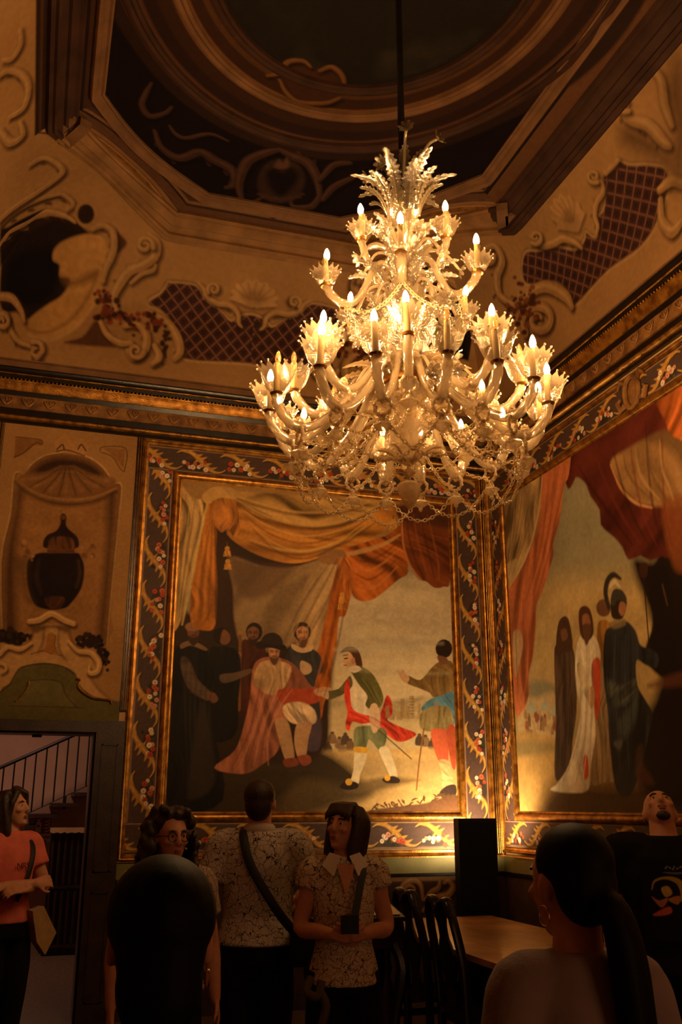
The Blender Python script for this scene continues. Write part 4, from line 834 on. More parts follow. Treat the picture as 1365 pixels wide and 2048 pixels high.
Q.fill([(1118, 1300), (1120, 1252), (1130, 1234), (1142, 1240), (1150, 1290), (1140, 1304)], (70, 46, 32), 2); Q.fill([(1126, 1262), (1136, 1258), (1140, 1274), (1130, 1282)], (112, 74, 50), 2)
qrobe([(1200, 1250), (1212, 1240), (1226, 1250), (1232, 1300), (1210, 1330), (1200, 1300)], (150, 104, 42), .2); Q.dot(1212, 1216, 15, (104, 70, 48), 2, 1, 18, (-.4, .4, .2))
qrobe([(1196, 1330), (1220, 1340), (1228, 1420), (1236, 1500), (1246, 1556), (1216, 1564), (1188, 1562), (1196, 1450)], (150, 124, 90), .3, 9)
qrobe([(1155, 1330), (1160, 1284), (1176, 1264), (1196, 1276), (1206, 1310), (1200, 1350), (1192, 1400), (1196, 1470), (1186, 1530), (1182, 1578), (1150, 1586), (1106, 1580), (1120, 1566), (1142, 1530), (1158, 1470), (1166, 1420), (1158, 1380)], (212, 196, 164), .16, 16, .25)
qrobe([(1188, 1330), (1204, 1320), (1206, 1400), (1198, 1440), (1192, 1400)], (176, 72, 42), .2); Q.fill([(1172, 1516), (1180, 1512), (1182, 1550), (1174, 1558)], (204, 80, 44), 2)
Q.fill([(1166, 1270), (1162, 1226), (1172, 1212), (1186, 1222), (1192, 1264), (1180, 1282)], (76, 46, 32), 2); Q.fill([(1170, 1232), (1180, 1228), (1186, 1246), (1178, 1258), (1170, 1250)], (140, 92, 62), 2); Q.fill([(1170, 1252), (1186, 1250), (1184, 1278), (1176, 1290)], (92, 60, 42), 3)
Q.fill([(1158, 1330), (1170, 1330), (1186, 1376), (1192, 1400), (1184, 1410), (1168, 1376)], (196, 176, 138), 2.5, 1, 4, None, (.6, 9, .2)); Q.fill([(1184, 1376), (1192, 1374), (1194, 1400), (1188, 1418), (1182, 1400)], (186, 140, 98), 2)
qrobe([(1214, 1270), (1230, 1252), (1256, 1242), (1276, 1262), (1286, 1290), (1306, 1298), (1322, 1312), (1318, 1336), (1296, 1330), (1278, 1322), (1280, 1370), (1296, 1400), (1310, 1430), (1300, 1480), (1286, 1540), (1266, 1590), (1238, 1580), (1226, 1500), (1220, 1420), (1212, 1350)], (44, 46, 50), .4, 22, .35)
Q.fill([(1220, 1360), (1250, 1372), (1276, 1360), (1270, 1392), (1244, 1412), (1226, 1396)], (98, 104, 92), 6, .9, 4, None, (.9, 14, .4)); Q.fill([(1242, 1440), (1262, 1420), (1280, 1380), (1276, 1440), (1250, 1480)], (84, 92, 88), 8, .7); Q.fill([(1232, 1486), (1250, 1480), (1244, 1500)], (112, 112, 100), 5, .7)
Q.fill([(1224, 1246), (1250, 1236), (1256, 1250), (1232, 1258)], (130, 110, 76), 3, .8)
Q.fill([(1226, 1210), (1232, 1190), (1246, 1186), (1258, 1200), (1256, 1222), (1248, 1238), (1230, 1236)], (46, 34, 26), 2); Q.fill([(1246, 1204), (1256, 1208), (1256, 1226), (1248, 1232), (1242, 1220)], (150, 104, 70), 2); Q.fill([(1226, 1202), (1232, 1180), (1248, 1180), (1258, 1196), (1254, 1204), (1240, 1200), (1232, 1212)], (62, 58, 50), 2)
Q.stroke([(1222, 1214), (1216, 1186), (1220, 1162), (1232, 1150), (1246, 1158)], [10, 13, 13, 10, 5], (50, 44, 38), 2.5); Q.stroke([(1224, 1176), (1234, 1164), (1244, 1174)], [3, 8, 3], (206, 186, 150), 2.5)
Q.fill([(1276, 1540), (1290, 1530), (1312, 1560), (1310, 1570), (1284, 1566)], (96, 52, 34), 6, .6); Q.fill([(1278, 1500), (1290, 1490), (1290, 1540), (1278, 1548)], (84, 56, 38), 5, .6)
# canopy and hangings
Q.fill([(1130, 880), (1240, 840), (1365, 740), (1500, 650), (1500, 1110), (1352, 1118), (1330, 1112), (1306, 1122), (1286, 1112), (1262, 1120), (1250, 1096), (1236, 1078), (1222, 1066), (1206, 1050), (1204, 1020), (1186, 994), (1178, 972), (1168, 960), (1156, 955), (1146, 976), (1136, 968)], (76, 30, 22), 3, 1, 2, None, (1.1, 34, .35))
Q.fill([(1226, 924), (1262, 896), (1320, 864), (1365, 852), (1420, 850), (1420, 1000), (1365, 1014), (1310, 1012), (1276, 1002), (1246, 968)], (146, 108, 66), 5, 1, 4, (0, -.4, .2), (2.2, 36, .3)); Q.stroke([(1226, 930), (1246, 976), (1276, 1006), (1310, 1016)], [2, 4, 4, 2], (190, 138, 86), 2.5, .9)
Q.fill([(1318, 800), (1352, 770), (1410, 750), (1410, 900), (1366, 880), (1346, 868), (1334, 840)], (160, 84, 36), 3, 1, 4, None, (.8, 20, .35)); Q.fill([(1330, 1010), (1380, 1000), (1380, 1130), (1350, 1130)], (120, 66, 34), 8, .8)
Q.fill([(1000, 980), (1060, 950), (1096, 930), (1090, 1000), (1076, 1050), (1062, 1090), (1040, 1130), (1022, 1180), (1008, 1180)], (164, 132, 86), 3, 1, 4, (-.3, -.3, .2), (.35, 18, .4))
Q.fill([(1092, 930), (1142, 900), (1142, 950), (1132, 975), (1124, 1040), (1110, 1090), (1112, 1110), (1090, 1180), (1078, 1210), (1076, 1240), (1072, 1270), (1070, 1310), (1062, 1350), (1062, 1390), (1048, 1424), (1034, 1420), (1024, 1260), (1018, 1186), (1040, 1150), (1066, 1096), (1086, 1020)], (172, 98, 60), 2.5, 1, 3, (-.2, 0, .15), (.3, 24, .25))
Q.stroke([(1090, 940), (1082, 1020), (1064, 1094), (1040, 1146), (1018, 1182)], [2, 4, 4, 4, 2], (214, 162, 104), 2, .9); Q.fill([(1018, 1130), (1050, 1110), (1062, 1094), (1050, 1130), (1026, 1166)], (208, 176, 118), 4, .6)
Q.fill([(1030, 1270), (1044, 1262), (1050, 1290), (1040, 1340), (1034, 1350)], (188, 156, 112), 4); Q.fill([(1070, 1230), (1076, 1250), (1070, 1310), (1060, 1340)], (130, 56, 26), 5, .7)
def qh(P, w_, c, a=.55): Q.stroke(P, [w_*.3, w_, w_, w_*.3], c, 3, a)
for k in range(5): qh([(1122+6*k, 1310), (1122+6*k, 1380), (1120+7*k, 1450), (1118+6*k, 1540)], 3, (104, 82, 62) if k % 2 else (44, 32, 24))
for k in range(5): qh([(1164+7*k, 1300), (1166+6*k, 1400), (1162+6*k, 1480), (1128+14*k, 1570)], 4, (236, 224, 196) if k % 2 else (150, 132, 104))
for k in range(5): qh([(1226+10*k, 1270), (1222+11*k, 1350), (1228+10*k, 1430), (1236+9*k, 1540)], 5, (74, 80, 80) if k % 2 else (22, 22, 24))
for k in range(5): qh([(1020+14*k, 990), (1020+11*k, 1040), (1018+8*k, 1090), (1014+4*k, 1150)], 4, (196, 164, 114) if k % 2 else (96, 72, 44))
for k in range(5): qh([(1104+8*k, 930+6*k), (1096+6*k, 1020), (1084+5*k, 1100), (1060+5*k, 1190)], 4.5, (206, 122, 72) if k % 2 else (116, 54, 26))
for k in range(4): qh([(1034+8*k, 1200), (1036+8*k, 1270), (1038+7*k, 1340), (1040+4*k, 1400)], 4, (204, 116, 66) if k % 2 else (120, 56, 28))
for k in range(6): qh([(1160+34*k, 930-22*k), (1190+28*k, 980-10*k), (1226+22*k, 1030), (1270+16*k, 1090)], 6, (104, 42, 28) if k % 2 else (44, 16, 12), .6)
for k in range(4): qh([(1252+24*k, 910-10*k), (1258+24*k, 940), (1276+22*k, 970), (1310+14*k, 1000)], 5, (176, 136, 88) if k % 2 else (96, 68, 40), .6)
Q.grain(.14)
P2 = framed('wall_painting', 'large framed painting of hooded monks and an armoured man below a crimson canopy', 'right', 3.6, 8.02, None, Q, .08, .215, .045)
# carved cartouche in the middle of its upper border
ct = MB(); c0 = on_right(1272, 785); cy0, cz0 = c0[1], c0[2]
ring = [(XR-.035, cy0+.09*math.cos(t), cz0+.13*math.sin(t)) for t in np.linspace(0, 2*PI, 25)[:-1]]
ct.tube(ring, .022, 8, closed=True); ct.ball((XR-.02, cy0, cz0), (.018, .075, .115), 12, 8)
for sy in (-1, 1):
    ct.tube([(XR-.03, cy0+sy*.09, cz0-.08), (XR-.04, cy0+sy*.15, cz0-.10), (XR-.04, cy0+sy*.19, cz0-.03), (XR-.035, cy0+sy*.15, cz0+.0)], [.02, .026, .022, .012], 7)
    ct.tube([(XR-.03, cy0+sy*.08, cz0+.09), (XR-.04, cy0+sy*.13, cz0+.13), (XR-.04, cy0+sy*.17, cz0+.09)], [.018, .024, .012], 7)
ct.build('carved_cartouche', M['frieze'], P2)

# ---------------- painted niche with an urn above the doorway
Nn = Paint(-.495, .672, 2.29, 4.875, 175, (158, 116, 70), buv)
def nf(P, c, soft=2, a=1, sm=4, sh=None, fo=None): Nn.fill([(x/3.2, 840+y/3.2) for x, y in P], c, soft, a, sm, sh, fo)
def ns(P, w_, c, soft=1.5, a=1): Nn.stroke([(x/3.2, 840+y/3.2) for x, y in P], np.array(w_, float)/3.2, c, soft, a)
nf([(100, 110), (270, 130), (270, 165), (220, 165), (150, 220), (90, 250)], (132, 90, 50), 2, 1, 0); ns([(100, 110), (255, 128), (268, 160), (230, 150), (150, 215), (92, 240)], 5, (70, 46, 30)); ns([(640, 205), (660, 175), (805, 186), (798, 320), (775, 320), (720, 240), (650, 210)], 5, (70, 46, 30)); nf([(660, 180), (800, 190), (790, 310), (720, 230)], (132, 90, 50), 2, .8, 0)
NI = [(20, 1430), (10, 900), (70, 600), (96, 350), (160, 360), (200, 290), (280, 235), (370, 215), (450, 212), (560, 240), (640, 290), (690, 350), (712, 412), (775, 420), (760, 600), (730, 900), (700, 1200), (680, 1440)]
nf([(x, y) for x, y in NI], (146, 102, 58), 2, 1, 2)
ns(NI, 14, (188, 146, 94), 2); ns([(x*.985+6, y*.995+8) for x, y in NI], 7, (48, 30, 20), 3, .8)
nf([(30, 1400), (30, 900), (90, 600), (110, 440), (150, 470), (130, 620), (100, 900), (110, 1400)], (66, 42, 28), 14, .85); nf([(690, 470), (745, 440), (735, 700), (700, 1100), (670, 1430), (620, 1430), (660, 1000), (680, 700)], (70, 46, 30), 14, .85)
nf([(112, 380), (150, 352), (200, 300), (290, 245), (400, 224), (520, 240), (620, 290), (690, 360), (735, 430), (620, 488), (440, 508), (280, 486), (160, 430)], (120, 82, 48), 4, 1, 3)
nf([(210, 330), (290, 268), (400, 246), (530, 262), (620, 310), (655, 370), (560, 372), (440, 366), (320, 356)], (52, 33, 23), 12, .95)
LOB = [(150, 410), (232, 452), (326, 478), (432, 488), (536, 478), (628, 452), (706, 418)]
for i in range(7):
    x, y = LOB[i]; ox = 430+(x-430)*.16
    ns([(ox, 300), ((ox+x)/2, (300+y)/2+8), (x, y-18)], [10, 44, 74], (128, 88, 52), 5, .75); ns([(ox-4, 330), ((ox+x)/2-6, (330+y)/2), (x-10, y-26)], [3, 12, 24], (150, 108, 66), 5, .6)
for i in range(6):
    x = (LOB[i][0]+LOB[i+1][0])/2; y = (LOB[i][1]+LOB[i+1][1])/2; ox = 430+(x-430)*.16; ns([(ox, 305), ((ox+x)/2, (305+y)/2+6), (x, y)], [2, 5, 7], (66, 42, 28), 3, .7)
ns([(104, 384), (170, 440), (290, 496), (436, 518), (600, 500), (742, 440)], [14, 20, 24, 26, 24, 14], (150, 108, 64), 3); ns([(104, 404), (170, 462), (290, 518), (436, 542), (600, 524), (742, 462)], [12, 20, 26, 28, 24, 12], (58, 37, 25), 8, .85)
nf([(360, 190), (355, 150), (385, 115), (450, 103), (520, 120), (560, 160), (555, 210), (500, 225), (420, 215)], (168, 122, 74), 2, 1, 4, (-.3, -.4, .25)); ns([(365, 190), (400, 160), (410, 190)], 8, (66, 42, 28)); ns([(550, 200), (520, 160), (500, 190)], 8, (66, 42, 28)); ns([(360, 205), (430, 195), (540, 232)], 8, (80, 52, 34))
# urn
UR = (30, 20, 19)
nf([(180, 900), (230, 860), (300, 850), (480, 850), (520, 880), (540, 960), (520, 1080), (450, 1180), (400, 1210), (300, 1215), (220, 1180), (180, 1080), (170, 980)], UR, 3, 1, 4, (.4, 0, .3)); nf([(90, 900), (180, 880), (180, 1000), (190, 1100), (220, 1180), (160, 1150), (120, 1020)], (76, 50, 34), 14, .6)
ns([(250, 900), (232, 1000), (262, 1110)], [10, 26, 10], (58, 38, 32), 8, .8); ns([(500, 900), (512, 980), (490, 1070)], [6, 12, 6], (84, 54, 38), 6, .7); nf([(300, 830), (480, 830), (475, 855), (305, 855)], (92, 56, 30), 2, 1, 0); nf([(275, 790), (300, 740), (360, 710), (388, 660), (385, 620), (405, 600), (425, 620), (422, 670), (440, 700), (490, 745), (505, 790), (480, 825), (300, 825)], (40, 24, 20), 2.5, 1, 3, (.4, 0, .2)); nf([(312, 800), (330, 752), (450, 752), (478, 800), (470, 826), (318, 826)], (88, 54, 30), 2.5, 1, 2, None, (0, 9, .35)); Nn.dot(405/3.2, 840+625/3.2, 5, (98, 64, 38))
nf([(285, 1160), (300, 1132), (400, 1132), (416, 1160), (380, 1210), (320, 1210)], (70, 40, 26), 2.5, 1, 2, None, (0, 9, .3))
for cx, s in ((205, -1), (545, 1)):
    ns([(cx, 900), (cx+s*20, 840), (cx+s*50, 800), (cx+s*70, 830)], [14, 16, 14, 8], (130, 90, 56), 2)
    for i in range(8): Nn.dot((cx+s*random.uniform(-20, 75))/3.2, 840+random.uniform(785, 880)/3.2, random.uniform(3.5, 6), random.choice([(146, 102, 62), (116, 78, 48), (164, 116, 72)]), 2)
# stone pedestal with scrolls, dark garland
for i in range(120):
    t = random.random(); x = random.choice([np.interp(t, [0, .5, 1], [480, 620, 690]), np.interp(t, [0, 1], [0, 150])]); y = np.interp(x, [0, 150, 480, 620, 690], [1380, 1400, 1420, 1430, 1600])
    Nn.dot((x+random.gauss(0, 16))/3.2, 840+(y+random.gauss(0, 26))/3.2, random.uniform(3, 7), random.choice([(32, 22, 18), (44, 28, 24), (54, 36, 26), (28, 22, 18)]), 2)
STN = (178, 134, 84)
nf([(0, 1470), (60, 1440), (130, 1450), (190, 1420), (215, 1360), (220, 1310), (440, 1310), (440, 1370), (470, 1430), (540, 1470), (600, 1480), (645, 1530), (650, 1590), (610, 1640), (560, 1620), (640, 1720), (700, 1790), (700, 1850), (0, 1850)], STN, 3, 1, 3, (0, -.3, .12))
for P in ([(214, 1330), (206, 1390), (176, 1440), (120, 1470), (60, 1466), (0, 1500)], [(444, 1330), (450, 1390), (478, 1440), (540, 1480)], [(380, 1330), (372, 1420), (392, 1500), (430, 1540)], [(560, 1630), (630, 1720), (700, 1788)], [(282, 1330), (276, 1420), (246, 1490)]): ns(P, [6, 14, 16, 14, 6], (88, 58, 38), 5, .75)
nf([(215, 1318), (440, 1318), (446, 1350), (420, 1366), (330, 1330), (236, 1366), (210, 1350)], (74, 48, 32), 6, .8)
for P, w_ in (([(190, 1290), (250, 1280), (330, 1240), (410, 1280), (470, 1305)], [34, 40, 40, 40, 34]), ([(0, 1500), (50, 1455), (130, 1470), (200, 1430)], [26, 28, 26, 14]), ([(440, 1420), (500, 1480), (580, 1490), (630, 1550), (620, 1610), (575, 1620), (570, 1580)], [16, 26, 34, 38, 34, 26, 14]), ([(0, 1560), (30, 1570), (40, 1600), (10, 1620)], [14, 18, 14, 8])):
    ns([(x+6, y+16) for x, y in P], np.array(w_)+10, (58, 38, 26), 4, .8); ns(P, w_, (186, 140, 88), 2); ns([(x-2, y-8) for x, y in P], np.array(w_)*.3, (212, 168, 112), 2, .8)
nf([(300, 1380), (330, 1360), (360, 1390), (350, 1440), (365, 1500), (400, 1510), (330, 1500), (290, 1480), (240, 1490), (290, 1450)], (150, 98, 44), 3); ns([(355, 1380), (350, 1440), (370, 1500), (400, 1510)], 7, (84, 54, 34), 2, .8); ns([(200, 1500), (270, 1480), (330, 1500)], 7, (84, 54, 34), 2, .8)
GR = (92, 82, 46)
nf([(0, 1740), (60, 1690), (90, 1640), (140, 1580), (280, 1555), (400, 1575), (470, 1610), (500, 1660), (520, 1710), (600, 1770), (700, 1790), (830, 1830), (860, 1960), (0, 1960)], GR, 2, 1, 3)
ns([(0, 1745), (60, 1695), (90, 1640), (140, 1584), (280, 1560), (400, 1580), (480, 1630)], 8, (36, 26, 18), 2, .7)
nf([(190, 1668), (300, 1660), (390, 1680), (420, 1760), (480, 1835), (90, 1830), (160, 1760)], (100, 90, 52), 2, 1, 2); ns([(190, 1670), (300, 1662), (390, 1684), (420, 1760), (490, 1838)], 6, (42, 32, 20), 1.5, .8); ns([(60, 1830), (480, 1840), (530, 1848)], 5, (42, 32, 20), 1.5, .8)
Nn.grain(.18)
npz = empty('overdoor_panel'); tag(npz, 'painted overdoor panel with a dark urn in a niche above the doorway', 'wall panel')
Nn.build('painted_field', lambda U, V: (U, U*0+YB-.012, V), M['fresco'], npz)
MB().tube([tuple(on_back(x/3.2, 840+y/3.2, YB-.025)) for x, y in crom([(490, 1655), (515, 1665), (500, 1700), (530, 1740), (600, 1780), (700, 1792), (712, 1815)], 4)], .009, 6).build('gilt_edging', M['gilt'], npz)
MB().tube([tuple(on_back(x/3.2, 840+y/3.2, YB-.025)) for x, y in crom([(185, 1668), (182, 1700), (150, 1750), (100, 1800)], 4)], .007, 6).build('gilt_edging', M['gilt'], npz)
# ebony pilaster strips; thin gold rods stand in for glints on their edges
for nm, x0, x1, d, m, z0, z1 in (('trim_3', .672, .735, .03, 'black_wood', 2.38, 4.875), ('trim_4', -.57, -.505, .03, 'black_wood', 2.38, 4.875), ('trim_5', 4.145, 4.20, .025, 'black_wood', 1.18, 4.87)):
    r = struct(MB().box((x0, YB-d, z0), (x1, YB, z1)).build(nm, M[m], smooth=False))
    for k in (.2, .55, .85): MB().tube([(x0+(x1-x0)*k, YB-d-.004, z0+.01), (x0+(x1-x0)*k, YB-d-.004, z1-.01)], .005, 6).build('glint_rod', M['gilt'], r)
struct(MB().lathe([(.028, 1.18), (.028, 4.87)], 10, (XR-.012, YB-.012, 0)).build('trim_6', M['gilt_dark']))
# ================================================================ the blown-glass chandelier
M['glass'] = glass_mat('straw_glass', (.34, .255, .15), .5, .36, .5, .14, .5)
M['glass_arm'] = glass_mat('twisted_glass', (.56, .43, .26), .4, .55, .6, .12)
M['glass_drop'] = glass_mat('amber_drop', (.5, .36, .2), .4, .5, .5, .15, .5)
M['glass_low'] = glass_mat('brightened_glass', (.88, .70, .43), .45, .62, .5, .14, .5)  # lighter tint of the same glass, so the lower tier looks brightly lit
M['glass_dim'] = glass_mat('dimmed_glass', (.17, .125, .07), .5, .4, .45, .14, .5)  # darker tint of the same glass, so the top crown looks dimly lit
M['lit'] = emit_mat('lit_filament_bulb', WARM, BULB_STRENGTH)
M['unlit'] = glass_mat('unlit_bulb_glass', (.9, .55, .2), .6, .35, .6, .08)
CH = empty('chandelier', (CHX, CHY, .0988)); CH.scale = (.939,)*3; tag(CH, 'huge tiered blown-glass chandelier with electric candles hanging from the ceiling', 'chandelier')
_az = math.atan2(CHX, CHY)
def cz(py): return 3.127+(1015-py)*.0032
def polar(phi, r, z=0):
    a = math.radians(phi); x, y = r*math.cos(a), r*math.sin(a)
    return (x*math.cos(_az)+y*math.sin(_az), -x*math.sin(_az)+y*math.cos(_az), z)
def heading(phi): p = polar(phi, 1); return math.atan2(p[1], p[0])
def leaf_mb(L, wd, curl=1.0, rise=1.0, teeth=9, thick=.006, droop=.0):
    """serrated acanthus blade growing up from the origin and curling outwards (+x)."""
    mb = MB(); rings = []; n = teeth*2
    for i in range(n+1):
        t = i/n; ang = curl*t*t*2.6; x = L*(.10*t+.55*curl*(t**2.2)); z = L*rise*(math.sin(min(t*1.45, PI/2+.5)*(1 if curl < .9 else .95)))*.9-droop*L*t*t
        w_ = wd*(math.sin(PI*min(1, t*.86+.10))**.7)*(1.0 if i % 2 else .52); w_ = max(w_, .004)
        nx, nz = math.cos(ang), math.sin(ang)
        rings.append([(x-.2*w_*nz*0, -w_, z), (x+thick*1.6*nx, 0, z-thick*nz), (x, w_, z), (x-thick*nx, 0, z+thick*nz)])
    mb.loft(rings); mb.tube([(r[1][0], 0, r[1][2]) for r in rings[::2]], [.006]*(len(rings[::2])-1)+[.002], 5)
    return mb
def flower_mb(r, n=7):
    mb = MB()
    for k in range(n):
        a = 2*PI*k/n; c, s = math.cos(a), math.sin(a); rings = []
        for t, w_, h in ((.15, .10, .0), (.45, .26, .10), (.8, .30, .30), (1.0, .16, .52), (1.12, .03, .50)):
            rings.append([(r*(t*c-w_*s), r*(t*s+w_*c), r*h), (r*t*c, r*t*s, r*(h-.06)), (r*(t*c+w_*s), r*(t*s-w_*c), r*h), (r*t*c, r*t*s, r*(h+.04))])
        mb.loft(rings)
    mb.ball((0, 0, r*.16), r*.22, 7, 5); mb.ball((0, 0, -r*.05), (r*.2, r*.2, r*.12), 7, 4); return mb
def cup_mb():
    mb = MB(); n = 28; prof = [(.020, 0), (.036, .008), (.058, .030), (.072, .058), (.080, .086)]
    mb.lathe(prof, n, ridges=14, depth=.035, twist=26, cap=False); b = len(mb.v)-n
    top = [((.103 if k % 2 else .084)*math.cos(2*PI*k/n), (.103 if k % 2 else .084)*math.sin(2*PI*k/n), .118 if k % 2 else .098) for k in range(n)]
    o = len(mb.v); mb.v += top; mb.f += [(b+k, b+(k+1) % n, o+(k+1) % n, o+k) for k in range(n)]
    for k in range(1, n, 2): mb.ball(top[k], .0062, 5, 4)
    return mb
def path_arm(pts, r0, r1, m, twist=True):
    P = crom([(x, 0, z) for x, z in pts], 5); n = len(P)
    R = np.interp(np.linspace(0, 1, n), [0, .3, .9, 1], [r0*.8, r0, r1, r1*.9])
    return MB().tube(P, R, 20, True, None, 95 if twist else 0, 5 if twist else 0, .14)
ARMS = {
 'A': ([(.09, .14), (.11, .24), (.16, .29), (.21, .25), (.28, .14), (.38, .0), (.49, -.11), (.58, -.165), (.66, -.165), (.72, -.11), (.752, -.045), (.756, 0)], .019, .027, 3.668,
       [(236, 1), (259, 1), (285, 0), (305.5, 0), (327.5, 1), (353, 1), (12, 1), (41, 1), (64, 1), (84, 1), (103, 1), (122.6, 0), (146, 1), (165, 1), (188, 1), (206, 0)]),
 'B': ([(.10, .04), (.13, .13), (.19, .13), (.27, .02), (.37, -.10), (.46, -.15), (.54, -.13), (.605, -.06), (.63, 0)], .018, .025, 3.826,
       [(181, 0), (227, 1), (271, 1), (314, 1), (0, 0), (45, 1), (90, 1), (135, 0)]),
 'C': ([(.07, .12), (.12, .2), (.18, .17), (.23, .05), (.29, -.06), (.36, -.095), (.42, -.07), (.46, -.02), (.468, 0)], .018, .024, 4.386,
       [(201, 1), (268, 1), (328, 1), (40, 1), (90, 0), (137, 1)]),
 'D': ([(.05, -.10), (.09, -.19), (.15, -.21), (.21, -.15), (.245, -.05), (.25, 0)], .017, .021, 4.735, [(196, 1), (347, 1), (85, 1)])}
cupm = cup_mb()
pan = MB().lathe([(.012, -.012), (.03, -.010), (.036, 0), (.03, .006), (.014, .008)], 14)
candle = MB().lathe([(.0165, .006), (.0165, .03), (.0172, .10), (.0158, .155), (.0165, .168), (.010, .172)], 12); candle.ball((.0165, 0, .15), (.004, .004, .014), 5, 4); candle.ball((-.006, .0155, .14), (.004, .004, .02), 5, 4)
bulb = MB().lathe([(.008, .170), (.013, .178), (.0165, .190), (.0165, .203), (.012, .222), (.006, .236), (.001, .243)], 12)
fil = MB().tube([(.0, 0, .175), (.0, 0, .215)], [.005, .003], 6)
arms_out = {}; protos = {}
for key, (pts, r0, r1, z, lst) in ARMS.items():
    arm0 = None; rr = pts[-1][0]
    for phi, lit in lst:
        if arm0 is None: a = arm0 = path_arm(pts, r0, r1, M['glass_arm']).build('arm', M['glass_arm'], CH)
        else: a = copy(arm0, CH)
        a.location = (0, 0, z); a.rotation_euler = (0, 0, heading(phi))
        if not protos: protos.update(cup=cupm.build('candle_cup', M['glass'], a), pan=pan.build('drip_pan', M['brass'], a), can=candle.build('candle_sleeve', M['candle'], a), on=None, off=None); L4 = [protos[k] for k in ('cup', 'pan', 'can')]
        else: L4 = [copy(protos[k], a) for k in ('cup', 'pan', 'can')]
        kb = 'on' if lit else 'off'
        if protos[kb] is None: protos[kb] = bulb.build('flame_bulb', M['lit' if lit else 'unlit'], a); L4.append(protos[kb])
        else: L4.append(copy(protos[kb], a))
        if not lit: L4.append(fil.build('filament_post', M['candle'], a)) if 'fil' not in protos else L4.append(copy(protos['fil'], a)); protos.setdefault('fil', L4[-1])
        tilt = random.uniform(-.05, .05)
        L4[0].scale = (1.08, 1.08, 1.2) if key in 'AB' else (.86, .86, .8)
        for o in L4: o.location = (rr, 0, .0); o.rotation_euler = (tilt, random.uniform(-.03, .05), random.uniform(0, .2))
        arms_out.setdefault(key, []).append((phi, z))
# --- stem of turned glass pieces
def stem(name, prof, m, ridges=0, depth=0, twist=0, n=24): return MB().lathe(prof, n, (0, 0, 0), ridges, depth, twist).build(name, m, CH)
stem('finial_drop', [(.006, 3.12), (.022, 3.14), (.045, 3.18), (.064, 3.225), (.060, 3.255), (.03, 3.275), (.012, 3.285)], M['glass_low'], 8, .03)
for k in range(8): pass
stem('glass_knop', [(.008, 3.285), (.012, 3.30), (.036, 3.325), (.030, 3.335), (.012, 3.352), (.008, 3.37)], M['glass_low'])
stem('bell_bowl', [(.02, 3.37), (.045, 3.39), (.05, 3.42), (.04, 3.44), (.065, 3.47), (.095, 3.52), (.10, 3.56), (.115, 3.60), (.05, 3.585), (.03, 3.60)], M['glass_low'], 12, .06, 10)
stem('lower_stem', [(.03, 3.59), (.03, 3.66), (.055, 3.70), (.09, 3.73), (.145, 3.80), (.16, 3.84), (.13, 3.87), (.075, 3.885)], M['glass_arm'], 10, .04)
stem('collar', [(.165, 3.815), (.172, 3.83), (.168, 3.85), (.15, 3.86)], M['brass'])
stem('column', [(.07, 3.88), (.062, 3.93), (.06, 4.05), (.068, 4.15), (.06, 4.25), (.072, 4.33)], M['glass'], 10, .05, 20)
stem('middle_hub', [(.07, 4.33), (.11, 4.37), (.12, 4.42), (.09, 4.46), (.055, 4.48)], M['glass_arm'], 10, .05)
stem('column', [(.05, 4.48), (.045, 4.52), (.05, 4.58), (.085, 4.62), (.08, 4.66), (.045, 4.68), (.032, 4.74), (.03, 4.86)], M['glass'], 8, .05)
stem('top_bowl', [(.02, 4.84), (.05, 4.86), (.085, 4.91), (.10, 4.97), (.095, 5.00), (.105, 5.03), (.07, 5.02), (.04, 5.01)], M['glass'], 16, .06, 8)
stem('upper_stem', [(.035, 5.0), (.03, 5.1), (.022, 5.3), (.015, 5.4)], M['glass_drop'], 8, .04)
hang = MB().lathe([(.019, 5.38), (.021, 5.6), (.018, 5.9), (.021, 6.2), (.018, 6.8), (.02, 7.33)], 10, (0, 0, 0), 3, .1, 60).build('suspension_rod', M['cord'], CH)
MB().lathe([(.02, 7.25), (.07, 7.28), (.09, 7.32), (.09, 7.345)], 20).build('ceiling_rose', M['gilt_dark'], CH)
# --- leaves
def ring_of(name, mb, m, n, r, z, phase=0.0, tilt=0.0, jit=.06, sc=1.0, spread=360):
    p = None
    for k in range(n):
        phi = phase+spread*k/n; o = mb.build(name, m, CH) if p is None else copy(p, CH); p = p or o
        o.location = polar(phi, r, z+random.uniform(-jit, jit)*.3); o.rotation_euler = (0, tilt+random.uniform(-jit, jit), heading(phi)+random.uniform(-jit, jit)); o.scale = (sc*random.uniform(.93, 1.07),)*3
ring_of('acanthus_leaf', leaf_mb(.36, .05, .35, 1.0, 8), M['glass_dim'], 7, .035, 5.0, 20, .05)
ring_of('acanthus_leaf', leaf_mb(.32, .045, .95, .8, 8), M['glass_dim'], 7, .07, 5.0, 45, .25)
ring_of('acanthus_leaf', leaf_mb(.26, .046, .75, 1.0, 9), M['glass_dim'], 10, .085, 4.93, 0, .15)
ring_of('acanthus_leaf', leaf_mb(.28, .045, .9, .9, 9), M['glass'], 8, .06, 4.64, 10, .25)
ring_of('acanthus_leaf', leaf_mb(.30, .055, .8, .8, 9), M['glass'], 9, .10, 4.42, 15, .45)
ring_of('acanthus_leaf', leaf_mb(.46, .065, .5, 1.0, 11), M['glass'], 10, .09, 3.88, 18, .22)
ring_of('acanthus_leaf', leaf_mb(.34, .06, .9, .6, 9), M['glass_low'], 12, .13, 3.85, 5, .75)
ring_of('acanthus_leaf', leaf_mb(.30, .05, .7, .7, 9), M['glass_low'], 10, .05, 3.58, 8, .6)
ring_of('acanthus_leaf', leaf_mb(.20, .045, .6, .8, 8), M['glass_low'], 8, .04, 3.40, 22, .8)
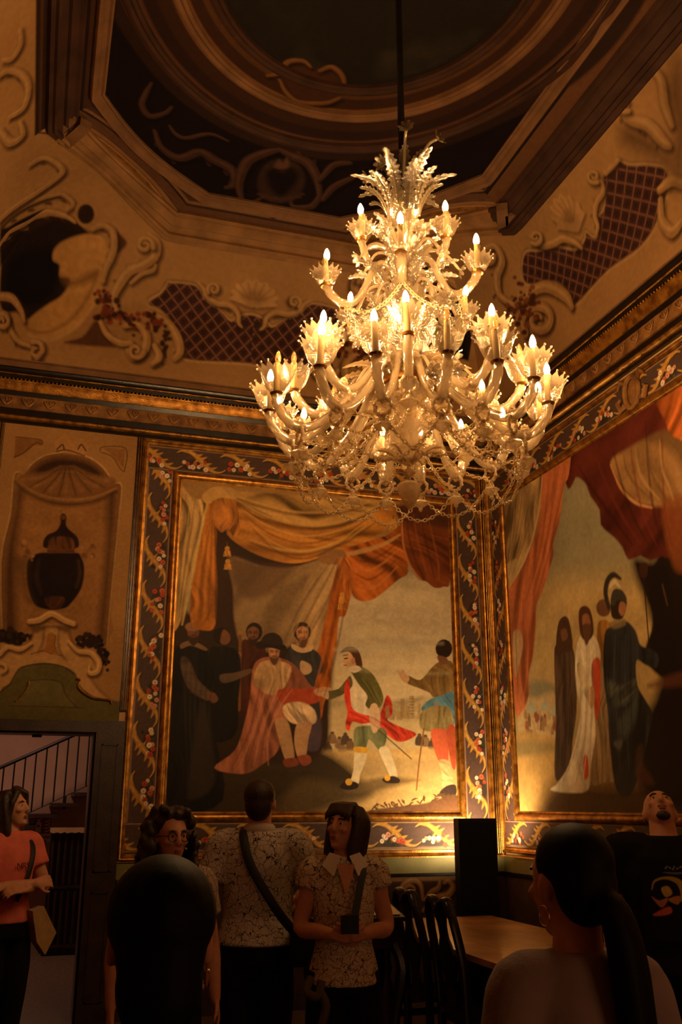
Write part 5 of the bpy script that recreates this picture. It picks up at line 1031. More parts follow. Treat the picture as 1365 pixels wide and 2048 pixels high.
# --- sprays: a curving stem with a flower at the end
def spray(phi, r0, z0, r1, z1, r, lift=.08):
    P = crom([(r0, 0, z0), ((r0*2+r1)/3, 0, (z0*2+z1)/3+lift*1.1), ((r0+2*r1)/3, 0, (z0+2*z1)/3+lift*1.2), (r1, 0, z1)], 5)
    s_ = MB().tube(P, [.009]*(len(P)-1)+[.005], 7).build('flower_stem', M['glass_arm'], CH); s_.rotation_euler = (0, 0, heading(phi))
    key = 'fl%d' % int(r*1000)
    if key not in protos: f = protos[key] = flower_mb(r).build('glass_flower', M['glass'], s_)
    else: f = copy(protos[key], s_)
    f.location = (r1, 0, z1); d = P[-1]-P[-3]; f.rotation_euler = (random.uniform(-.4, .4), math.atan2(d[0], d[2])*.8, 0)
for k in range(7): spray(20+k*51.4, .04, 5.02, random.uniform(.16, .25), 5.02+random.uniform(.12, .34), .045)
for k in range(9): spray(6+k*40, .05, 4.62, random.uniform(.24, .34), 4.62+random.uniform(-.06, .12), .042)
for k in range(9): spray(26+k*40, .09, 4.42, random.uniform(.22, .34), 4.30+random.uniform(-.14, .06), .055)
for k in range(12): spray(14+k*30, .08, 3.95, random.uniform(.22, .36), 4.10+random.uniform(-.12, .14), .06)
for k in range(10): spray(k*36, .10, 3.86, random.uniform(.3, .42), 3.84+random.uniform(-.12, .08), .055)
# --- crests, rings and drops under the arms
crest = MB().ball((0, 0, .028), (.02, .016, .012), 7, 4)
for k in range(5): crest.ball((.018*math.cos(k*PI/4), 0, .034+.02*math.sin(k*PI/4)), .009, 6, 4)
crest.tube([(.03*math.cos(t), .03*math.sin(t)*0, .03*math.sin(t)) for t in np.linspace(0, 2*PI, 15)[:-1]], .007, 6, closed=True)
rg = [(0, .042*math.cos(t), -.045+.045*math.sin(t)) for t in np.linspace(0, 2*PI, 19)[:-1]]
loop = MB().tube(rg, .008, 6, closed=True)
for p in rg[::2]: loop.ball(p, .0125, 5, 4)
drop = MB().lathe([(.003, -.20), (.012, -.19), (.010, -.178), (.03, -.16), (.046, -.145), (.034, -.132), (.012, -.122), (.014, -.112), (.004, -.095)], 12, ridges=6, depth=.12)
ci = 0
for key, rr, dz in (('A', .625, -.172), ('B', .475, -.15)):
    for phi, z in arms_out[key]:
        a = [o for o in CH.children if o.name.startswith('arm') and abs(o.location.z-z) < 1e-4 and abs(((o.rotation_euler.z-heading(phi)+PI) % (2*PI))-PI) < 1e-3][0]
        if 'crest' not in protos: protos.update(crest=crest.build('crest', M['glass_low'], a), loop=loop.build('scalloped_ring', M['glass_low'], a), drop=drop.build('hanging_drop', M['glass_low'], a)); L3 = [protos[k] for k in ('crest', 'loop', 'drop')]
        else: L3 = [copy(protos[k], a) for k in ('crest', 'loop', 'drop')]
        for o in L3: o.location = (rr, 0, dz)
# --- chains of glass links
lk = MB().tube([(.0135*math.cos(t), .0095*math.sin(t), 0) for t in np.linspace(0, 2*PI, 9)[:-1]], .0036, 5, closed=True)
lkv, lkf = np.array(lk.v), lk.f
def chain(p, q, sag, name='chain'):
    p, q = np.array(p), np.array(q); T = np.linspace(0, 1, 60)[:, None]; P = p*(1-T)+q*T; P[:, 2] -= sag*4*(T*(1-T))[:, 0]
    s = np.concatenate([[0], np.cumsum(np.linalg.norm(np.diff(P, axis=0), axis=1))]); n = max(2, int(s[-1]/.022)); mb = MB()
    for i in range(n):
        u = (i+.5)*s[-1]/n; c = np.array([np.interp(u, s, P[:, k]) for k in range(3)]); d = np.array([np.interp(u+.004, s, P[:, k])-np.interp(u-.004, s, P[:, k]) for k in range(3)]); d /= np.linalg.norm(d)+1e-9
        b = np.cross(d, [0, 0, 1.0]) if abs(d[2]) < .95 else np.array([1.0, 0, 0]); b /= np.linalg.norm(b); nn = np.cross(d, b)
        if i % 2: b, nn = nn, -b
        mb.add(c+lkv[:, :1]*d+lkv[:, 1:2]*b+lkv[:, 2:]*nn, lkf)
    return mb.build(name, M['glass_low'], CH, fix=False)
A_ = sorted(phi % 360 for phi, z in arms_out['A']); zA = 3.668-.172-.09
for i in range(len(A_)):
    a, b = A_[i], A_[(i+2) % len(A_)]; chain(polar(a, .625, zA), polar(b, .625, zA), .19+random.uniform(-.02, .02))
B_ = sorted(phi % 360 for phi, z in arms_out['B']); zB = 3.826-.15-.09
for i in range(len(B_)): chain(polar(B_[i], .475, zB), polar(B_[(i+1) % len(B_)], .475, zB), .10)
for i in range(len(A_)): chain(polar(A_[i], .61, zA+.02), polar(A_[i]+10, .12, 3.66), .10)
C_ = sorted(phi % 360 for phi, z in arms_out['C'])
for i in range(len(C_)): chain(polar(C_[i], .36, 4.28), polar(C_[(i+1) % len(C_)], .36, 4.28), .10)
# ================================================================ lamps other than the chandelier
up = empty('floor_uplight', (3.85, 7.95, 0)); tag(up, 'small black uplight standing behind the black totem in the corner', 'lamp')
MB().lathe([(.07, 0), (.08, .012), (.03, .025), (.012, .03), (0.012, 1.03)], 14).build('stand', M['black'], up)
MB().lathe([(.02, 1.03), (.05, 1.04), (.06, 1.09), (.064, 1.12), (.058, 1.12), (.05, 1.07), (.01, 1.05)], 16, cap=False).build('lamp_head', M['black'], up)
def lamp(name, kind, loc, power, col, parent=None, **kw):
    l = bpy.data.lights.new(name, kind); l.energy = power; l.color = col
    for k, v in kw.items(): setattr(l, k, v)
    o = bpy.data.objects.new(name, l); COL.objects.link(o); o.location = loc
    if parent: o.parent = parent
    return o
lu = lamp('uplight_source', 'SPOT', (0, 0, 1.13), UPLIGHT_W, (1, .72, .40), up, shadow_soft_size=.04, spot_size=math.radians(178), spot_blend=1.0)
lu.rotation_euler = Vector((-.10, .20, .45)).to_track_quat('-Z', 'Y').to_euler()
hl = lamp('hall_ceiling_lamp', 'AREA', (-.3, 11.2, 3.3), CORRIDOR_W, (1, .58, .40), shape='DISK', size=.5)

# unseen fill lamp added behind the viewer to lift the dark backs
el = lamp('fill_light', 'AREA', (2.4, YF+.03, 1.25), BACK_W, (1, .84, .80), shape='RECTANGLE', size=1.1, size_y=2.3)
el.rotation_euler = (-PI/2, 0, 0)
d2 = struct(empty('added_door_frame'))  # frame made up to go round the fill lamp; the wall stays closed
for lo, hi in (((1.70, YF, 0), (1.84, YF+.05, 2.55)), ((2.96, YF, 0), (3.10, YF+.05, 2.55)), ((1.84, YF, 2.42), (2.96, YF+.05, 2.55))):
    MB().box(lo, hi).build('architrave', M['dark_wood'], d2, smooth=False)
# ================================================================ stair hall beyond the doorway
struct(MB().box((-2.2, HALL_Y, 0), (2.2, HALL_Y+.2, 3.6)).build('wall_hall_back', M['plaster'], smooth=False))
struct(MB().box((-2.4, YB+.28, 0), (-2.2, HALL_Y+.2, 3.6)).build('wall_hall_left', M['plaster'], smooth=False))
struct(MB().box((2.2, YB+.28, 0), (2.4, HALL_Y+.2, 3.6)).build('wall_hall_right', M['plaster'], smooth=False))
struct(MB().box((-2.4, YB+.28, 3.6), (2.4, HALL_Y+.2, 3.7)).build('ceiling_hall', M['plaster'], smooth=False))
st = struct(empty('staircase')); RY = 12.55
hp = lambda x, y, Y=RY: on_back(x, y, Y)
a, b = hp(-60, 1562), hp(230, 1434)
MB().tube([a, b], .022, 8).build('handrail', M['iron'], st)
c, d = hp(-60, 1681), hp(230, 1545)
MB().tube([c, d], .009, 6).build('lower_rail', M['iron'], st)
bal = None
for k in range(-2, 11):
    X = hp(5.5+k*20.9, 1560)[0]; zt = np.interp(X, [a[0], b[0]], [a[2], b[2]]); zb = np.interp(X, [c[0], d[0]], [c[2], d[2]])
    MB().tube([(X, RY, zb), (X, RY, zt)], .011, 6).build('baluster', M['iron'], st)
trd = MB().box((-.17, RY-.05, -.045), (.17, HALL_Y, 0)); t0 = None
for k, (x, y) in enumerate(((40, 1650), (86, 1628), (131, 1606), (177, 1585), (222, 1564), (-6, 1672))):
    p = hp(x, y); o = trd.build('tread', M['dark_wood'], st, smooth=False) if t0 is None else copy(t0, st); t0 = t0 or o; o.location = (p[0], 0, p[2])
p = hp(130, 1592); q = hp(130, 1618)
MB().box((p[0]-.02, RY-.02, q[2]), (p[0]+.02, RY+.02, p[2])).build('rail_bracket', M['iron'], st, smooth=False)
# dark slatted rack with a pale fringed runner
rk = empty('slatted_rack', (0, 0, 0)); tag(rk, 'dark slatted rack with a pale fringed runner on top in the stair hall', 'rack')
RX0, RX1, R0, R1 = hp(97, 1700, 12.0)[0], hp(186, 1700, 12.0)[0], 12.0, 12.42
zt = on_back(140, 1655, 12.0)[2]
MB().box((RX0, R0+.02, zt-.03), (RX1+.1, R1, zt)).build('top_board', M['black_wood'], rk, smooth=False)
MB().box((RX0+.02, R0+.10, 0), (RX1+.08, R1-.02, zt-.03)).build('carcass', M['black_wood'], rk, smooth=False)
fr = MB(); n = 26
top = [(RX0+(RX1+.1-RX0)*i/n, zt) for i in range(n+1)]; bot = [(RX0+(RX1+.1-RX0)*i/n, zt-.05-.012*abs(math.sin(i*.9))) for i in range(n+1)]
fr.prism(top+bot[::-1], R0-.012, R0+.004); fr.build('fringe', M['stucco'], rk, smooth=False)
sl = None
for z0, z1 in ((zt-.62, zt-.06), (.12, zt-.68)):
    for i in range(9):
        x = RX0+.03+i*.071; MB().box((x, R0+.03, z0), (x+.028, R0+.055, z1)).build('slat', M['dark_wood'], rk, smooth=False)
for z in (zt-.66, .08): MB().box((RX0, R0+.02, z), (RX1+.1, R0+.10, z+.03)).build('shelf_rail', M['dark_wood'], rk, smooth=False)
# fire-extinguisher sign
sg = empty('fire_sign'); tag(sg, 'red and white fire extinguisher sign under the stair treads', 'sign')
SY = HALL_Y-.012; s0, s1 = hp(68, 1634, SY), hp(102, 1684, SY)
z2 = hp(85, 1669, SY)[2]
MB().box((s0[0], SY, s1[2]), (s1[0], HALL_Y, s0[2])).build('plate', mat('sign_white', lin(214, 196, 184), .5), sg, smooth=False)
RED = mat('sign_red', lin(150, 26, 24), .5); WH = mat('sign_print', lin(226, 214, 204), .5)
mx = lambda u: s0[0]+(s1[0]-s0[0])*u; mz = lambda v: z2+(s0[2]-z2)*v
MB().box((mx(.04), SY-.003, mz(.05)), (mx(.96), SY, mz(.97))).build('red_field', RED, sg, smooth=False)
ex = MB(); ex.prism([(mx(.12), mz(.1)), (mx(.42), mz(.1)), (mx(.42), mz(.62)), (mx(.36), mz(.72)), (mx(.33), mz(.72)), (mx(.33), mz(.8)), (mx(.42), mz(.86)), (mx(.42), mz(.9)), (mx(.2), mz(.88)), (mx(.12), mz(.78)), (mx(.13), mz(.76)), (mx(.22), mz(.8)), (mx(.22), mz(.72)), (mx(.18), mz(.72)), (mx(.12), mz(.62))], SY-.006, SY-.003)
ex.build('extinguisher_print', WH, sg, smooth=False)
MB().box((mx(.2), SY-.008, mz(.42)), (mx(.34), SY-.006, mz(.54))).build('label_print', RED, sg, smooth=False)
fm = MB()
for k in range(4):
    y0 = .12+k*.19; fm.prism([(mx(.60), mz(y0)), (mx(.74), mz(y0+.02)), (mx(.9), mz(y0+.12)), (mx(.86), mz(y0+.2)), (mx(.76), mz(y0+.09)), (mx(.62), mz(y0+.08))], SY-.006, SY-.003)
fm.build('flame_print', WH, sg, smooth=False)
def text(body, size, loc, rot, m, parent, name='lettering', ext=.001):
    cu = bpy.data.curves.new(name, 'FONT'); cu.body = body; cu.size = size; cu.extrude = ext; cu.align_x = 'CENTER'; cu.align_y = 'CENTER'
    t = bpy.data.objects.new(name, cu); COL.objects.link(t); me = bpy.data.meshes.new_from_object(t.evaluated_get(bpy.context.evaluated_depsgraph_get()))
    bpy.data.objects.remove(t); bpy.data.curves.remove(cu); me.materials.clear(); me.materials.append(m); me.name = name
    o = bpy.data.objects.new(name, me); COL.objects.link(o); o.location = loc; o.rotation_euler = rot
    if parent: o.parent = parent
    return o
INK = mat('ink', lin(40, 26, 26), .6)
text('A POLVERE', (s1[0]-s0[0])*.17, ((s0[0]+s1[0])/2, SY-.002, z2-.035), (PI/2, 0, 0), INK, sg)
text('N°    8', (s1[0]-s0[0])*.17, ((s0[0]+s1[0])/2, SY-.002, z2-.082), (PI/2, 0, 0), INK, sg)

# ================================================================ furniture of the room
tb = empty('table', (3.13, 6.27, 0)); tag(tb, 'long polished wooden table with a warm reflecting top', 'table')
TX, TY = .53, 1.29
bd = MB()
tp = MB()
for k in range(4):
    x0 = -TX+k*2*TX/4; tpk = MB().box((x0+.001, -TY, .725), (x0+2*TX/4-.001, TY, .76)); tpk.build('top_plank', M['tabletop'], tb, smooth=False)
ap = MB().box((-TX+.08, -TY+.1, .62), (TX-.08, -TY+.13, .725)).box((-TX+.08, TY-.13, .62), (TX-.08, TY-.1, .725)).box((-TX+.08, -TY+.13, .62), (-TX+.11, TY-.13, .725)).box((TX-.11, -TY+.13, .62), (TX-.08, TY-.13, .725)).build('apron', M['dark_wood'], tb, smooth=False)
for sx in (-1, 1):
    for sy in (-1, 1):
        MB().lathe([(.035, 0), (.045, .03), (.03, .07), (.05, .2), (.055, .32), (.035, .38), (.05, .42), (.04, .5), (.05, .58), (.05, .725)], 12, (sx*(TX-.1), sy*(TY-.12), 0)).build('leg', M['dark_wood'], tb)
MB().box((-.03, -TY+.12, .1), (.03, TY-.12, .15)).box((-TX+.1, -TY+.09, .1), (TX-.1, -TY+.15, .15)).box((-TX+.1, TY-.15, .1), (TX-.1, TY-.09, .15)).build('stretcher', M['dark_wood'], tb, smooth=False)

def splat_chair(loc, rz, label):
    ch = empty('dining_chair', (*loc, 0), rz); tag(ch, label, 'chair', 'splat-back chairs at the table')
    bk = M['black_wood']                         # local: faces +y, back at y=-.22
    MB().loft([[(x*(1-.0*k), y, .43+.03*k) for x, y in crom([(-.21, -.2), (-.24, .2), (0, .24), (.24, .2), (.21, -.2)], 5, True)] for k in (0, 1)]).build('seat', bk, ch)
    for s in (-1, 1):
        MB().tube(crom([(s*.2, -.21, 0), (s*.19, -.20, .22), (s*.19, -.20, .45), (s*.2, -.22, .7), (s*.185, -.26, .9), (s*.15, -.275, 1.0)], 5), [.026]*26, 8, flat=(1.1, .8)).build('back_post', bk, ch)
        MB().tube(crom([(s*.21, .2, .44), (s*.235, .225, .36), (s*.215, .2, .2), (s*.205, .19, .06), (s*.22, .215, .02), (s*.225, .225, 0)], 4), np.interp(np.linspace(0, 1, 21), [0, .3, .8, 1], [.03, .032, .018, .03]), 8).build('leg', bk, ch)
    cr = crom([(-.17, -.272, .96), (-.13, -.278, 1.035), (-.06, -.282, 1.03), (0, -.282, .985), (.06, -.282, 1.03), (.13, -.278, 1.035), (.17, -.272, .96)], 5)
    MB().tube(cr, .034, 8, flat=(1, .6)).build('crest_rail', bk, ch)
    sp = crom([(.06, .47), (.065, .52), (.05, .58), (.095, .66), (.105, .74), (.08, .80), (.055, .84), (.055, .9), (.075, .95), (.08, 1.0)], 4)
    pr = MB(); pts = [(x, z) for x, z in sp]+[(-x, z) for x, z in sp[::-1]]
    n = len(sp); vs = []
    for dy in (-.008, .008):
        for x, z in pts: vs.append((x, np.interp(z, [.47, .7, 1.0], [-.205, -.225, -.28])+dy, z))
    m_ = len(pts); fs = [(i, i+1, m_-2-i, m_-1-i) for i in range(n-1)]+[(m_+m_-1-i, m_+m_-2-i, m_+i+1, m_+i) for i in range(n-1)]+[(i, (i+1) % m_, m_+(i+1) % m_, m_+i) for i in range(m_)]
    pr.add(vs, fs).build('splat', bk, ch, smooth=False)
    MB().box((-.19, -.215, .2), (.19, -.195, .225)).build('stretcher', bk, ch, smooth=False)
    return ch
splat_chair((2.42+.28, 6.28), -PI/2, 'dark splat-back chair at the table, the farther of two, beside the woman with the phone').scale = (1.0, 1, 1.03)
splat_chair((2.42+.28, 5.71), -PI/2, 'dark splat-back chair at the table, the nearer one in front of the polished top').scale = (1.0, 1, 1.03)
# black totem in the corner
tt = empty('black_totem', (3.655, 7.79, 0)); tag(tt, 'tall flat black display totem standing in the corner of the room', 'display stand')
MB().box((-.175, -.05, .03), (.175, .05, 1.505)).build('body', M['black'], tt, smooth=False)
MB().box((-.2, -.12, 0), (.2, .12, .03)).build('base', M['black'], tt, smooth=False)
MB().box((-.165, -.054, .2), (.165, -.05, 1.47)).build('face_panel', mat('black_glass', lin(9, 9, 10), .6, 0, 0, 20, 0, 60, .2), tt, smooth=False)
# reading desk with an open booklet
ld = empty('reading_desk', (2.02, 6.12, 0), .05); tag(ld, 'small dark reading desk carrying an open leaflet, half hidden by the woman with the phone', 'lectern')
sl_ = MB(); sl_.prism([(-.2, .93), (.22, 1.03), (.22, 1.055), (-.2, .955)], -.26, .26, 'yz').build('sloping_top', M['black_wood'], ld, smooth=False)
MB().box((-.24, -.17, .78), (.24, .2, .93)).build('case', M['black_wood'], ld, smooth=False)
for sx in (-1, 1):
    for sy in (-1, 1):
        MB().tube(crom([(sx*.2, sy*.15, .8), (sx*.24, sy*.18, .66), (sx*.2, sy*.15, .4), (sx*.18, sy*.14, .15), (sx*.22, sy*.17, .03), (sx*.24, sy*.19, 0)], 4), np.interp(np.linspace(0, 1, 21), [0, .25, .8, 1], [.035, .04, .02, .03]), 8).build('leg', M['black_wood'], ld)
lfm = empty('open_leaflet', (2.02, 6.12, 0), .05); tag(lfm, 'open printed leaflet lying on the dark reading desk', 'leaflet')
MB().prism([(-.17, .966), (.17, 1.047), (.17, 1.052), (-.17, .971)], -.02, .24, 'yz').build('page', mat('paper', lin(226, 206, 170), .7), lfm, smooth=False)
MB().prism([(-.17, .966), (.17, 1.047), (.17, 1.052), (-.17, .971)], -.24, -.021, 'yz').build('page', bpy.data.materials['paper'], lfm, smooth=False)
MB().prism([(-.06, .9975), (.02, 1.0165), (.02, 1.018), (-.06, .999)], .12, .18, 'yz').build('green_mark', mat('leaf_green', lin(90, 110, 60), .7), lfm, smooth=False)
# ================================================================ the visitors
def fuse(mb, name, m, parent, voxel=.008, smooth=4, ratio=.4):
    t = mb.build('tmp', None, None, False, fix=False)
    r = t.modifiers.new('r', 'REMESH'); r.mode = 'VOXEL'; r.voxel_size = voxel
    if smooth: s_ = t.modifiers.new('s', 'SMOOTH'); s_.factor = .5; s_.iterations = smooth
    if ratio < 1: d = t.modifiers.new('d', 'DECIMATE'); d.ratio = ratio
    me = bpy.data.meshes.new_from_object(t.evaluated_get(bpy.context.evaluated_depsgraph_get())); old = t.data
    bpy.data.objects.remove(t); bpy.data.meshes.remove(old)
    me.name = name; me.materials.clear(); me.materials.append(m); me.shade_smooth()
    o = bpy.data.objects.new(name, me); COL.objects.link(o); o.parent = parent; return o
def scribble_mat(name, base, line, scale, width, dist=.35):
    m = mat(name, base, .8, 0, 0, 20, .15, 200, .1); N = m.node_tree.nodes; L = m.node_tree.links; b = N['Principled BSDF']
    tc = N.new('ShaderNodeTexCoord'); n = N.new('ShaderNodeTexNoise'); n.inputs['Scale'].default_value = scale*.35; n.inputs['Detail'].default_value = 3
    mx = N.new('ShaderNodeMix'); mx.data_type = 'RGBA'; mx.inputs[0].default_value = dist*.25
    v = N.new('ShaderNodeTexVoronoi'); v.feature = 'DISTANCE_TO_EDGE'; v.inputs['Scale'].default_value = scale
    v2 = N.new('ShaderNodeTexVoronoi'); v2.feature = 'DISTANCE_TO_EDGE'; v2.inputs['Scale'].default_value = scale*.62
    L.new(tc.outputs['Object'], n.inputs['Vector']); L.new(tc.outputs['Object'], mx.inputs[6]); L.new(n.outputs['Color'], mx.inputs[7])
    L.new(mx.outputs[2], v.inputs['Vector']); L.new(mx.outputs[2], v2.inputs['Vector'])
    mn = N.new('ShaderNodeMath'); mn.operation = 'MINIMUM'; L.new(v.outputs['Distance'], mn.inputs[0]); L.new(v2.outputs['Distance'], mn.inputs[1])
    r = N.new('ShaderNodeValToRGB'); r.color_ramp.elements[0].position = width; r.color_ramp.elements[1].position = width*1.9
    r.color_ramp.elements[0].color = (*line, 1); r.color_ramp.elements[1].color = (*base, 1)
    L.new(mn.outputs[0], r.inputs['Fac']); L.new(r.outputs['Color'], b.inputs['Base Color']); return m
M['skin'] = mat('skin', lin(204, 146, 116), .5, 0, .06, 30, .05, 200, .35)
M['lip'] = mat('lips', lin(156, 84, 76), .45)
M['eye'] = mat('eye_white', lin(220, 212, 204), .25); M['iris'] = mat('iris', lin(40, 26, 20), .2)
M['hair'] = mat('dark_brown_hair', lin(46, 29, 22), .42, 0, .35, 60, .4, 160, .5)
M['hair_black'] = mat('black_hair', lin(8, 6, 6), .6, 0, .3, 60, .05, 160, .15)
M['black_cloth'] = mat('black_cloth', lin(20, 19, 21), .85, 0, .15, 30, .2, 120, .15)
M['denim'] = mat('dark_trousers', lin(26, 26, 32), .85, 0, .15, 30, .2, 120, .15)
M['pink'] = mat('pink_cotton', lin(222, 116, 100), .85, 0, .1, 14, .2, 90, .15)
M['grey_tee'] = mat('pale_cotton', lin(150, 134, 132), .85, 0, .08, 14, .2, 90, .15)
M['polo'] = scribble_mat('scribbled_polo', lin(206, 196, 186), lin(40, 32, 34), 34, .013)
M['blouse'] = scribble_mat('veined_blouse', lin(212, 196, 172), lin(74, 54, 44), 38, .016)
M['pale_print'] = scribble_mat('pale_print', lin(196, 180, 160), lin(110, 90, 80), 40, .02)
M['strap'] = mat('black_strap', lin(16, 15, 16), .6); M['teal_strap'] = mat('grey_green_strap', lin(52, 62, 60), .7)
M['leather'] = mat('black_leather', lin(18, 16, 16), .4); M['tote'] = mat('canvas_tote', lin(176, 142, 96), .85, 0, .1, 30, .2, 120)
M['gold'] = mat('gold_metal', lin(220, 180, 110), .25, 1.0); M['shoe'] = mat('shoe', lin(24, 22, 22), .5)
def ell(c, rx, ry, n=20): return [(c[0]+rx*math.cos(2*PI*k/n), c[1]+ry*math.sin(2*PI*k/n), c[2]) for k in range(n)]
def head_parts(mb, H):
    t = MB(); t.ball((0, .012, .034), (.074, .093, .084), 18, 12)
    t.loft([ell((0, y, z), a, b) for z, a, b, y in ((.05, .068, .082, -.002), (.02, .068, .082, -.008), (-.015, .066, .078, -.012), (-.045, .060, .070, -.016), (-.075, .049, .058, -.022), (-.098, .034, .040, -.034), (-.110, .018, .022, -.046))])
    t.loft([ell((0, y, z), a, b, 8) for z, a, b, y in ((.028, .008, .012, -.086), (.005, .010, .016, -.092), (-.015, .013, .018, -.098), (-.03, .016, .017, -.098), (-.036, .012, .012, -.094))])
    t.ball((0, -.076, .032), (.05, .016, .010), 10, 6)
    for s in (-1, 1):
        t.ball((s*.04, -.068, -.02), (.022, .02, .016), 8, 6); t.ball((s*.075, .014, -.004), (.010, .020, .032), 10, 8)
    t.ball((0, -.078, -.062), (.024, .014, .014), 8, 6); t.ball((0, -.07, -.096), (.02, .018, .014), 8, 6)
    t.xf(H); mb.v_off = len(mb.v); mb.add(t.v, t.f)
def person(name, label, loc, rz, h=1.7, wd=1.0, fem=True, head=(0, 0, 0), L=None, R=None, hands=(None, None), skin=None, voxel=.008, stance=.09, legs=None, lean=0.0):
    """L / R: (elbow, wrist) in the figure's own frame (faces -y; its left is +x), for a height of 1.70 m."""
    s = h/1.7; P = empty(name, (*loc, 0), rz); P.scale = (s, s, s); tag(P, label, 'person', 'visitors in the hall')
    P.location = (*loc, 0)
    mb = MB(); sk = skin or M['skin']; yaw, pit, rol = head
    piv = Vector((0, .02, 1.475))
    H = Matrix.Translation(piv) @ Matrix.Rotation(yaw, 4, 'Z') @ Matrix.Rotation(-pit, 4, 'X') @ Matrix.Rotation(rol, 4, 'Y') @ Matrix.Translation((0, -.018, .112))
    head_parts(mb, H); hb = H @ Vector((0, .022, -.07)); nk = .052 if fem else .062
    mb.tube([(0, .025, 1.36), (0, .022, 1.44), tuple((Vector((0, .02, 1.46))+hb)/2), tuple(hb), tuple(H @ Vector((0, .02, -.02)))], [nk*1.35, nk*1.1, nk, nk, nk*.9], 14)
    tor = [(.86, .150, .115, .01), (.95, .165, .118, .01), (1.06, .132 if fem else .150, .100, 0), (1.18, .145 if fem else .162, .108, 0), (1.29, .160 if fem else .178, .112, .005), (1.37, .150 if fem else .172, .095, .012), (1.42, .105, .075, .018), (1.455, .062, .058, .02)]
    mb.loft([ell((0, y, z), a*wd, b*(.5+.5*wd)) for z, a, b, y in tor])
    sh = {}
    for sgn, A, hd in ((1, L, hands[0]), (-1, R, hands[1])):
        S_ = (sgn*(.165 if fem else .190)*wd, .012, 1.385)
        E_, W_ = A or ((sgn*.235*wd, .03, 1.10), (sgn*.245*wd, -.03, .86))
        sh[sgn] = (S_, E_, W_); P_ = crom([(sgn*.10*wd, .015, 1.40), S_, tuple((np.array(S_)+np.array(E_))/2), E_, tuple((np.array(E_)+np.array(W_))/2), W_], 4)
        k = (1.0 if fem else 1.18); mb.tube(P_, np.interp(np.linspace(0, 1, len(P_)), [0, .2, .45, .6, .72, 1], [.055*k, .058*k, .044*k, .038*k, .040*k, .026*k]), 12)
        d = np.array(W_)-np.array(E_); d = d/np.linalg.norm(d); dir_, nor, curl = hd or (d, (-sgn*.9, 0, -.1), .35)
        hand(mb, np.array(W_), np.array(dir_, float), np.array(nor, float), curl, sgn)
    for sgn in (-1, 1):
        kx, ax = (sgn*stance*1.0, sgn*stance*1.02)
        mb.tube(crom([(sgn*.085, .01, .92), (sgn*.092, 0, .72), (kx, -.005, .48), (kx, .02, .30), (ax, .02, .08)], 4), np.interp(np.linspace(0, 1, 17), [0, .3, .55, .75, 1], [.088, .080, .056, .054, .038]), 12)
        mb.loft([[(ax+.035*math.cos(a), .03+f*math.sin(a)*.02-y, .045+z*math.sin(a)) for a in np.linspace(0, 2*PI, 11)[:-1] for f in (1,)] for y, z in ((-.04, .035), (.05, .04), (.12, .03), (.19, .018))])
    body = fuse(mb, 'body', sk, P, voxel)
    for sgn in (-1, 1):
        e = MB().ball((sgn*.030, -.0765, .008), .0098, 10, 8).xf(H).build('eye', M['eye'], P)
        MB().ball((sgn*.030, -.0848, .0085), (.0058, .003, .0058), 8, 6).xf(H).build('iris', M['iris'], e)
        MB().tube([(sgn*.046, -.077, .027), (sgn*.030, -.088, .033), (sgn*.014, -.090, .029)], [.003, .005, .004], 6).xf(H).build('eyebrow', M['hair'], P)
    MB().ball((0, -.089, -.058), (.021, .006, .005), 10, 6).ball((0, -.088, -.066), (.018, .007, .006), 10, 6).xf(H).build('lips', M['lip'], P)
    shoes = None
    for sgn in (-1, 1):
        MB().loft([[(sgn*stance*1.02+.046*q*math.cos(a), .0+y+.0*math.sin(a), max(.0, .045+z*math.sin(a))) for a in np.linspace(0, 2*PI, 13)[:-1]] for y, z, q in ((.085, .05, .75), (.06, .075, .95), (0, .07, 1), (-.08, .05, 1.08), (-.15, .045, 1.0), (-.19, .04, .6))]).build('shoe', M['shoe'], P)
    return dict(P=P, H=H, sh=sh, tor=tor, wd=wd, fem=fem, stance=stance, body=body)
def hand(mb, w, d, nrm, curl, sgn):
    d = d/np.linalg.norm(d); nrm = nrm-d*(nrm@d); nrm /= np.linalg.norm(nrm); s = np.cross(d, nrm)
    mb.loft([[w+d*u+s*a*math.cos(t)+nrm*b*math.sin(t) for t in np.linspace(0, 2*PI, 11)[:-1]] for u, a, b in ((-.02, .026, .020), (.015, .032, .018), (.05, .040, .017), (.085, .042, .014), (.092, .036, .010))])
    for k, (o, ln) in enumerate(((-.033, .060), (-.011, .074), (.011, .080), (.033, .070))):
        p = w+d*.085+s*o; pts = [p-d*.02, p]; a = 0
        for j in range(3):
            a += curl*(.8 if j == 0 else 1.1); p = p+(d*math.cos(a)+nrm*math.sin(a)+s*o*.9)*ln*(.45, .32, .26)[j]; pts.append(p)
        mb.tube(pts, [.0095, .0095, .0088, .008, .0065], 8)
    p = w+d*.02-s*.028*1; pts = [p, p+d*.025-s*.026+nrm*.012, p+d*.055-s*.032+nrm*.024, p+d*.078-s*.026+nrm*.032]
    mb.tube(pts, [.013, .011, .0095, .0075], 8)
